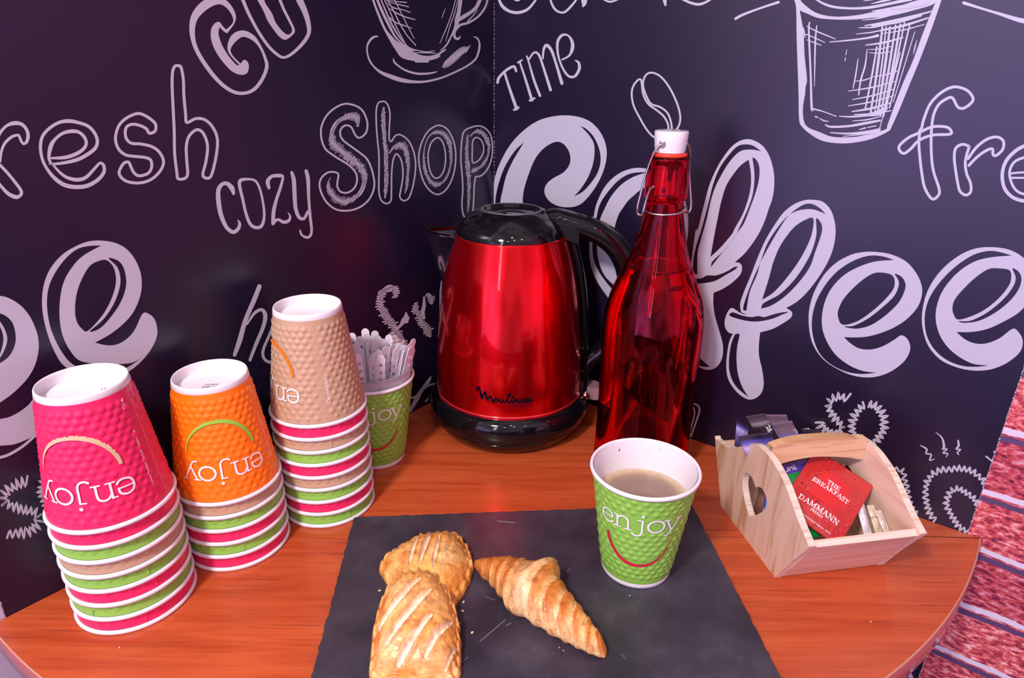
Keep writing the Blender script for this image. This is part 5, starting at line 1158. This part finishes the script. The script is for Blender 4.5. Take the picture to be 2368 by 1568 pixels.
# green tea sachet with violet band behind the red one
pn2 = pn; pc2 = pc_-pn*.0062
TLg = on_plane(*cr(548, 548), pc2, pn2); TRg = on_plane(*cr(850, 478), pc2, pn2); BLg = on_plane(*cr(830, 1188), pc2, pn2)
Ug = TRg-TLg; Vg = BLg-TLg; Vg = Vg-Ug*(Vg.dot(Ug)/Ug.dot(Ug))*.35
for q_ in (TLg, TRg, TLg+Vg, TLg+Ug+Vg): print('GRN', (q_-B0).dot(bd), (q_-B0).dot(bn), q_.z)
gs, gsurf = pillow(TLg, Ug, Vg, .0016, .003, .002, foil('green_foil', [(.0, (.02, .015, .02)), (.045, (.16, .02, .03)), (.06, (.07, .03, .30)), (.185, (.07, .03, .30)), (.19, (.0, .24, .05)), (1, (.0, .26, .06))], rough=.4, bump_=.15), 'tea_sachet', 'green tea sachet with violet LIME band tucked behind the red sachet', 'tea sachet', seed=5, notch=.0012)
for e in gs.data.materials[0].node_tree.nodes:
    if e.type == 'VALTORGB': e.color_ramp.interpolation = 'CONSTANT'
vv, ff = text2d('LIME', .0062); v, f = on_sachet(([(x, y) for x, y in vv], ff), gsurf, .13, .158, Ug.length, Vg.length); obj('flavour_name', v, f, INKW, gs, True, label='white word LIME')
# sugar sachets at the back
def zz(x, y): return (1690+x/10.296, 940+y/10.296)
SUG = foil('violet_foil', [(0, (.022, .016, .035)), (.10, (.030, .020, .060)), (.13, (.07, .06, .36)), (.20, (.16, .12, .52)), (.29, (.62, .52, .85)), (.40, (.36, .30, .72)), (.60, (.14, .12, .36)), (1, (.05, .04, .12))], rough=.2)
SUGD = foil('dark_foil', [(0, (.03, .02, .035)), (.15, (.10, .08, .10)), (.22, (.30, .26, .30)), (.30, (.03, .02, .03)), (1, (.02, .015, .02))], rough=.2)
SUGC = foil('crimped_foil', [(0, (.16, .10, .15)), (.28, (.22, .16, .22)), (.30, (.16, .13, .45)), (.5, (.52, .45, .74)), (1, (.2, .15, .4))], rough=.25)
def sug(TLq, TRq, BLq, s, m, label, ln=.052, seam=.006, tilt=.0, seed=1, minz=.010):
    nrm = (bd+Vector((0, 0, tilt))).normalized(); p0 = bx(s, .03, .07)
    a, b_, c_ = on_plane(*zz(*TLq), p0, nrm), on_plane(*zz(*TRq), p0, nrm), on_plane(*zz(*BLq), p0, nrm)
    U = b_-a; V_ = (c_-a).normalized()*ln
    if a.z+V_.z < minz: V_ = V_*((a.z-minz)/-V_.z)
    o, sf = pillow(a, U, V_, .0019, .0008, seam, m, 'sugar_sachet', label, 'sugar sachet', 'sugar sachets at the back of the basket', nu=16, nv=30, seed=seed)
    return o, sf, U.length, V_.length
q1, f1, l1, h1 = sug((355, 240), (800, 165), (600, 640), .012, SUGD, 'dark sugar sachet marked 2g, its flap the highest on the left', seed=3)
vv, ff = text2d('2g', .0075, 0, .0002); v, f = on_sachet(([(x*cos(-1.25)-y*sin(-1.25), x*sin(-1.25)+y*cos(-1.25)) for x, y in vv], ff), f1, .62, .30, l1, h1); obj('weight_mark', v, f, INKW, q1, True, label='white mark 2g')
sug((760, 195), (1330, 190), (900, 620), .006, SUGC, 'crimped silvery violet sugar sachet with the rearmost wide ribbed end', seam=.0085, seed=4)
q3, f3, l3, h3 = sug((1000, 400), (1450, 335), (1262, 900), .022, SUGC, 'ribbed violet sugar sachet with a white N, right of the pile', seam=.0075, seed=5)
vv, ff = text2d('N', .0066, 0, .0002); v, f = on_sachet(([(x*cos(-1.2)-y*sin(-1.2), x*sin(-1.2)+y*cos(-1.2)) for x, y in vv], ff), f3, .83, .22, l3, h3); obj('letter_mark', v, f, INKW, q3, True, label='white letter N')
sug((150, 310), (420, 470), (110, 700), -.020, SUG, 'violet sugar sachet standing leftmost in the pile', seed=6, seam=.004, ln=.030, minz=.05)
sug((160, 715), (730, 635), (300, 1010), .030, SUG, 'wide violet sugar sachet in front at the left of the handle', seed=7, seam=.004)
sug((735, 650), (975, 600), (820, 1010), .036, SUG, 'dark-topped violet sugar sachet wedged in front beside the handle', seed=8, seam=.004)
sug((1680, 530), (2160, 562), (1725, 800), .006, SUG, 'blue violet sugar sachet alone on the right of the pile', seed=9, seam=.004)
# sachets seen through the heart
def insp(s, z, t): return bx(s, t, z)
def inside(s0, z0, us, uz, vs_, vz, t, m, label, name, seed):
    a = insp(s0, z0, t); U = bd*us+Vector((0, 0, uz)); V_ = bd*vs_+Vector((0, 0, vz)); return pillow(a, U, V_, .0012, .001, .002, m, name, label, 'sachet', nu=14, nv=20, seed=seed)+(U.length, V_.length)
BLUE = foil('blue_foil', [(0, (.02, .12, .62)), (1, (.02, .12, .62))], rough=.3, bump_=.1); BROWN = foil('brown_foil', [(0, (.25, .06, .05)), (.5, (.32, .16, .12)), (1, (.06, .04, .04))], rough=.3)
bl, bls, lu, lv_ = inside(.0480, .0120, .0105, .0, .0, .042, .0130, BLUE, 'blue condiment sachet lettered in white seen through the heart cut-out', 'condiment_sachet', 3)
vv, ff = text2d('FEINS', .0066, 0, .0001); v, f = dense((vv, ff), .002)
N_ = -bn
obj('flavour_name', [bx(.0555-y, .0130-.0017, .0185+x*1.0) for x, y in v], f, INKW, bl, False, label='white capitals running upward')
inside(.0290, .0100, .0175, .0, .002, .047, .0170, BROWN, 'brown and red condiment sachet at the left of the heart cut-out', 'condiment_sachet', 4)
inside(.0600, .0090, .0200, .0, -.003, .046, .0215, foil('black_foil', [(0, (.015, .01, .015)), (1, (.05, .03, .05))]), 'black condiment sachet behind the blue one', 'condiment_sachet', 5)
# pale sticks lying by the right side panel
for k, (s0, t0, s1, t1, w, cc, lb) in enumerate(((1984, 1150, 2008, 1240, .0075, (.70, .66, .72), 'white paper sugar stick lying nearest the red sachet'), (2012, 1168, 2034, 1238, .0062, (.62, .52, .36), 'tan striped sugar stick in the middle of the three'), (2030, 1180, 2052, 1236, .0055, (.62, .50, .44), 'pinkish clear-wrapped stick against the right side panel'))):
    tt = (.0800, .0868, .0925)[k]; a, b_ = on_plane(s0, t0, bx(0, tt, 0), bn), on_plane(s1, t1, bx(0, tt, 0), bn); ax = (b_-a).normalized(); sd_ = Vector((0, 0, 1)).cross(ax).normalized()*w
    mm = foil('stick_paper', [(0, cc), (.35, tuple(x*.9 for x in cc)), (.42, (.30, .16, .06) if k == 1 else tuple(x*.8 for x in cc)), (.5, cc), (1, cc)], rough=.35, bump_=.3)
    pillow(a-sd_*.5, sd_, b_-a, .0022, .0006, .004, mm, 'sugar_stick', lb, 'sugar stick', 'sugar sticks lying in the basket', nu=10, nv=34, seed=20+k)
a = bx(.066, .050, .0085); pillow(a, bn*.024+bd*.004, bd*.034, .0015, .001, .002, foil('yellow_foil', [(0, (.45, .42, .05)), (.5, (.30, .42, .08)), (1, (.55, .40, .08))]), 'tea_sachet', 'yellow green sachet lying flat on the basket floor under the red one', 'tea sachet', nu=14, nv=14, seed=31)

# ---------------------------------------------------------------- pastries
def m_pastry(name, b1=900, rough=.36):
    m = mat(name, (.7, .4, .1), rough, spec=.45, sss=.06, coat=.25, coat_rough=.25); nb = NB(m); at = nb.n('ShaderNodeAttribute', attribute_name='Col'); tcn = nb.n('ShaderNodeTexCoord')
    n = nb.n('ShaderNodeTexNoise', inp={'Scale': 130, 'Detail': 5, 'Roughness': .65}); nb.l(tcn.outputs['Object'], n.inputs['Vector'])
    mx = nb.n('ShaderNodeMix', data_type='RGBA', blend_type='MULTIPLY'); mx.inputs[0].default_value = 1; nb.l(at.outputs['Color'], mx.inputs[6])
    nb.l(nb.ramp(n.outputs[0], [(.30, (.62, .45, .34)), (.46, (.95, .86, .80)), (.62, (1.12, 1.12, 1.1))]), mx.inputs[7]); nb.l(mx.outputs[2], nb.b.inputs['Base Color'])
    n2 = nb.n('ShaderNodeTexNoise', inp={'Scale': 380, 'Detail': 4}); nb.l(tcn.outputs['Object'], n2.inputs['Vector'])
    bp_ = nb.n('ShaderNodeBump', inp={'Strength': .55, 'Distance': .0012}); nb.l(n2.outputs[0], bp_.inputs['Height']); nb.l(bp_.outputs[0], nb.b.inputs['Normal']); return m
PAST = m_pastry('baked_pastry')
def cp_(x, y): return (820+x/3.588, 1160+y/3.588)
def lerp3(a, b_, t): t = max(0, min(1, t)); return tuple(a[i]+(b_[i]-a[i])*t for i in range(3))
PALE = (.84, .60, .28); GOLD = (.80, .38, .07); BROWNC = (.58, .18, .025); DARK = (.33, .085, .015); CREAM = (.98, .88, .68)
def seg_d(px, py, s):
    (x0, y0), (x1, y1) = s; dx, dy = x1-x0, y1-y0; t = max(0, min(1, ((px-x0)*dx+(py-y0)*dy)/(dx*dx+dy*dy))); return math.hypot(px-x0-t*dx, py-y0-t*dy), t
def turnover(name, outline, slashes, hgt, zfun, label, edge=.0065, seedv=0, cen=None, golden=0.5):
    O2 = catmull(outline, True, 5); n_ = len(O2); P = [on_z(*cp_(x, y), SLZ+.006) for x, y in O2]
    cx = sum(p[0] for p in O2)/n_; cy = sum(p[1] for p in O2)/n_
    if cen: cx, cy = cen
    K = 56; V = []; Cc = []; Fc = []
    pc = on_z(*cp_(cx, cy), SLZ+.006)
    def ht(rho, px, py, w3):
        # crimped rim, then the puffed belly
        e = edge*min(1, (1-rho)/.05)**.5 if rho > .95 else edge
        belly = hgt*max(0, 1-(rho/.90)**2.6)**.72 if rho < .90 else 0
        h = e+belly; col = lerp3(PALE, GOLD, .45+.6*noise.noise(Vector((w3.x*38+seedv, w3.y*38, 0)))+golden*.4)
        col = lerp3(col, BROWNC, .9*noise.noise(Vector((w3.x*75, w3.y*75, seedv+3)))+.05+(.35 if .76 < rho < .93 else 0))
        for s in slashes:
            d, t = seg_d(px, py, s[:2]); wd = s[2]*1.25*(sin(pi*min(1, max(0, t)))**.5*.8+.2)
            if d < wd*2.6:
                g = math.exp(-(d/wd)**2); rg = math.exp(-((d-wd*1.45)/(wd*.6))**2)
                h -= .0036*g*(1 if rho < .86 else .2); h += .0018*rg
                col = lerp3(col, BROWNC, rg*.75); col = lerp3(col, CREAM, g*1.4)
        h += noise.noise(Vector((w3.x*120, w3.y*120, seedv)))*.0009+noise.noise(Vector((w3.x*320, w3.y*320, seedv)))*.00035
        return max(h, .001), col
    sc_ = []
    for k in range(K+1):
        rho = 1-(k/K)
        rho = rho
        for i in range(n_):
            px, py = cx+(O2[i][0]-cx)*rho, cy+(O2[i][1]-cy)*rho; w3 = pc+(P[i]-pc)*rho
            arc_ = i/n_*2*pi
            if k == 0: h, col = .0016, GOLD
            else: h, col = ht(rho, px, py, w3)
            if .86 < rho <= 1:      # fork marks round the rim
                h *= 1+.22*sin(i*2*pi/ (n_/ (round(n_/9))))
            V.append(Vector((w3.x, w3.y, SLZ+zfun(w3)+h))); Cc.append(col)
    for k in range(K):
        for i in range(n_): Fc.append((k*n_+i, k*n_+(i+1) % n_, (k+1)*n_+(i+1) % n_, (k+1)*n_+i))
    b0 = len(V)
    for i in range(n_): V.append(Vector((pc.x+(P[i].x-pc.x)*.97, pc.y+(P[i].y-pc.y)*.97, SLZ+zfun(P[i])+.0001))); Cc.append(GOLD)
    for i in range(n_): Fc.append((i, b0+i, b0+(i+1) % n_, (i+1) % n_))
    Fc.append(tuple(b0+i for i in range(n_)))
    # make normals outward
    a, b_, c_ = V[Fc[n_*20][0]], V[Fc[n_*20][1]], V[Fc[n_*20][2]]
    if (b_-a).cross(c_-a).z < 0: Fc = [tuple(reversed(q)) for q in Fc]
    o = obj(name, V, Fc, PAST, None, True, cols=Cc); tag(o, label, 'pastry', 'fruit turnovers on the slate'); return o
o1 = [(200,545),(212,490),(240,455),(285,432),(300,420),(335,385),(375,365),(415,358),(440,330),(475,305),(515,300),(540,278),(590,278),(625,258),(670,268),(705,250),(750,256),(790,247),(835,262),(875,262),(900,295),(915,330),(950,365),(955,400),(975,440),(985,480),(992,525),(975,575),(962,640),(935,690),(900,750),(860,800),(815,850),(740,850),(640,830),(520,815),(420,800),(335,765),(300,700),(255,640),(225,590)]
turnover('turnover', o1, [((535,385),(455,650),11), ((650,310),(545,650),13), ((705,400),(655,690),9), ((790,330),(730,690),5), ((855,330),(800,620),4)], .0165, lambda p: 0, 'pale golden turnover lying behind, its crimped edge to the top', edge=.0075, seedv=2, cen=(600, 560), golden=.6)
o2 = [(115,1395),(118,1330),(130,1250),(140,1170),(150,1100),(170,1030),(185,980),(205,920),(235,870),(262,815),(300,790),(325,765),(370,740),(385,705),(430,700),(460,678),(510,690),(545,668),(595,690),(640,692),(690,715),(710,760),(740,785),(775,815),(805,860),(825,910),(850,960),(862,1020),(880,1070),(870,1120),(888,1170),(884,1230),(888,1290),(884,1350),(886,1400),(860,1450),(830,1480),(740,1500),(600,1505),(460,1500),(300,1490),(180,1470),(125,1440)]
turnover('turnover', o2, [((560,880),(210,1170),15), ((640,960),(235,1340),17), ((650,1140),(350,1440),18), ((810,1115),(590,1400),16), ((850,1250),(760,1450),8)], .0185, lambda p: max(0, min(.016, (p.y-(on_z(*cp_(500, 1400), SLZ).y))*.22)), 'browned turnover in front with four slashes, leaning on the other', edge=.0070, seedv=9, cen=(520, 1110), golden=.35)
# croissant
stn = [((1003,462),50,12),((1052,492),145,18),((1115,530),240,24),((1205,575),345,31),((1322,655),470,38),((1440,750),545,43),((1570,845),520,41),((1685,935),445,37),((1785,1005),370,33),((1875,1065),300,28),((1960,1120),230,23),((2030,1162),160,18),((2070,1182),95,13),((2090,1195),30,6)]
stn_c = catmull([(a[0], a[1], w, h) for a, w, h in stn], False, 14)
pts3 = [on_z(*cp_(x, y), SLZ+.012) for x, y, w, h in stn_c]
NA = 72; V = []; Cc = []; Fc = []; npt = len(stn_c); sgn = 1
pxm = (on_z(*cp_(1500, 800), SLZ+.012)-on_z(*cp_(1501, 800), SLZ+.012)).length
acc = 0; tot = sum((pts3[i+1]-pts3[i]).length for i in range(npt-1))
wrapc = [0.0, .08, .17, .27, .37, .54, .64, .73, .81, .88, .94]
for i in range(npt):
    if i: acc += (pts3[i]-pts3[i-1]).length
    t0 = acc/tot
    tg = (pts3[min(i+1, npt-1)]-pts3[max(i-1, 0)]).normalized(); sd_ = Vector((-tg.y, tg.x, 0)).normalized()
    x, y, w, h = stn_c[i]; hw = w*pxm*.40; hh = h*.001*.42
    for k in range(NA):
        a = 2*pi*k/NA
        # each layer of the rolled dough: steps running slantwise over the back
        tt = t0+.050*sin(a*1.0+.4)*sin(pi*t0)+.030*cos(a)+.006*noise.noise(Vector((t0*9, cos(a)*2, sin(a)*2)))
        lay_ = 0
        for c0_, c1_ in zip(wrapc, wrapc[1:]+[1.06]):
            if c0_ <= tt < c1_: lay_ = (tt-c0_)/(c1_-c0_); idx = c0_; break
        else: lay_ = .5; idx = 0
        peak = 1-abs(t0-.42)*1.1
        if t0 < .44: st_ = lay_
        else: st_ = 1-lay_
        mul = 1+.11*(st_-.5)+.02*sin(st_*pi*3)
        mul += .02*noise.noise(Vector((t0*30, cos(a)*3+idx*9, sin(a)*3)))
        # the shoulder that stands up on the far side
        up_ = math.exp(-((t0-.445)/.070)**2)
        rx = hw*mul*(1+(.62*up_ if cos(a)*sgn > 0 else .05*up_)); rz = hh*mul*(1+.18*up_)
        ca, sa = cos(a), sin(a); P = pts3[i]+sd_*(rx*(abs(ca)**.92)*(1 if ca >= 0 else -1))
        z = rz*(abs(sa)**.9)*(1 if sa >= 0 else -.85)
        P = Vector((P.x, P.y, SLZ+hh*.86+z)); P.z = max(P.z, SLZ+.0003)
        V.append(P)
        col = lerp3(GOLD, BROWNC, .42+st_*.75+.7*noise.noise(Vector((P.x*60, P.y*60, 7)))+(.35 if t0 < .36 else 0))
        col = lerp3(col, PALE, (.95-1.7*st_)*.9 if t0 > .2 else (.5-1.2*st_)*.5)
        col = lerp3(col, PALE, max(0, -sa*.2+abs(ca)**6*.75)*(1 if t0 > .38 else .2))
        col = lerp3(col, (.86, .66, .38), 1.1*math.exp(-((tt-.475)/.055)**2)*(.55+noise.noise(Vector((t0*40, ca*3, 2)))*.5))
        col = lerp3(col, BROWNC, .55*max(0, min(1, (.46-t0)*5))*(.5+.5*sa)); col = lerp3(col, DARK, max(0, .16-t0)*3.5)
        streak = noise.noise(Vector((tt*75, a*.9, 5)))+.5*noise.noise(Vector((tt*190, a*2, 8)))
        col = lerp3(col, DARK if streak > 0 else (.82, .52, .18), min(.6, abs(streak)*.75))
        Cc.append(col)
for i in range(npt-1):
    for k in range(NA): Fc.append((i*NA+k, (i+1)*NA+k, (i+1)*NA+(k+1) % NA, i*NA+(k+1) % NA))
Fc.append(tuple(range(NA))); Fc.append(tuple(reversed(range((npt-1)*NA, npt*NA))))
q = Fc[20*NA+18]; nrm_ = (V[q[1]]-V[q[0]]).cross(V[q[2]]-V[q[0]])
if nrm_.z < 0: Fc = [tuple(reversed(x)) for x in Fc]
co = obj('croissant', V, Fc, PAST, None, True, cols=Cc); tag(co, 'glossy golden brown croissant lying diagonally on the slate', 'croissant')
# crumbs
CR = mat('crumb', (.72, .55, .34), .6); rnd = random.Random(2)
for i, (x, y, s_, lb) in enumerate(((878, 1366, 2.6, 'pale crumb left of the two turnovers'), (1072, 1392, 2.4, 'pale crumb between turnovers and croissant, topmost'), (1069, 1413, 2.8, 'pale crumb between turnovers and croissant, second down'), (1092, 1463, 2.8, 'round pale crumb below the gap between pastries'), (1063, 1441, 1.4, 'tiny crumb beside the front turnover'), (1293, 1497, 1.3, 'tiny crumb below the croissant, left one'), (1303, 1504, 1.3, 'tiny crumb below the croissant, right one'), (1456, 1377, 1.2, 'tiny white crumb at the foot of the green cup'))):
    p = on_z(x, y, SLZ+.0006); b = MB(); sz = s_*.00034
    b.lathe([(.0001, -1), (.62, -.78), (.95, -.3), (1, .2), (.7, .72), (.0001, .95)], 9)
    b.v = [Vector((v.x*sz*(1.5+.3*sin(i)), v.y*sz, v.z*sz*.8))*(1+.25*noise.noise(v*2+Vector((i, 0, 0)))) for v in b.v]
    o = b.build('crumb', CR); o.location = (p.x, p.y, SLZ+sz*.78); o.rotation_euler = (0, 0, i*1.3); tag(o, lb, 'crumb', 'crumbs on the slate')
for x, y, lb in ((277, 1499, 'tiny crumb on the wood in front of the left stack'), (2013, 1439, 'tiny crumb on the wood in front of the basket')):
    p = on_z(x, y, 0); b = MB(); b.lathe([(.0001, -1), (.9, -.4), (.8, .5), (.0001, .9)], 7); b.v = [v*.0007 for v in b.v]; o = b.build('crumb', CR); o.location = (p.x, p.y, .0006); tag(o, lb, 'crumb')
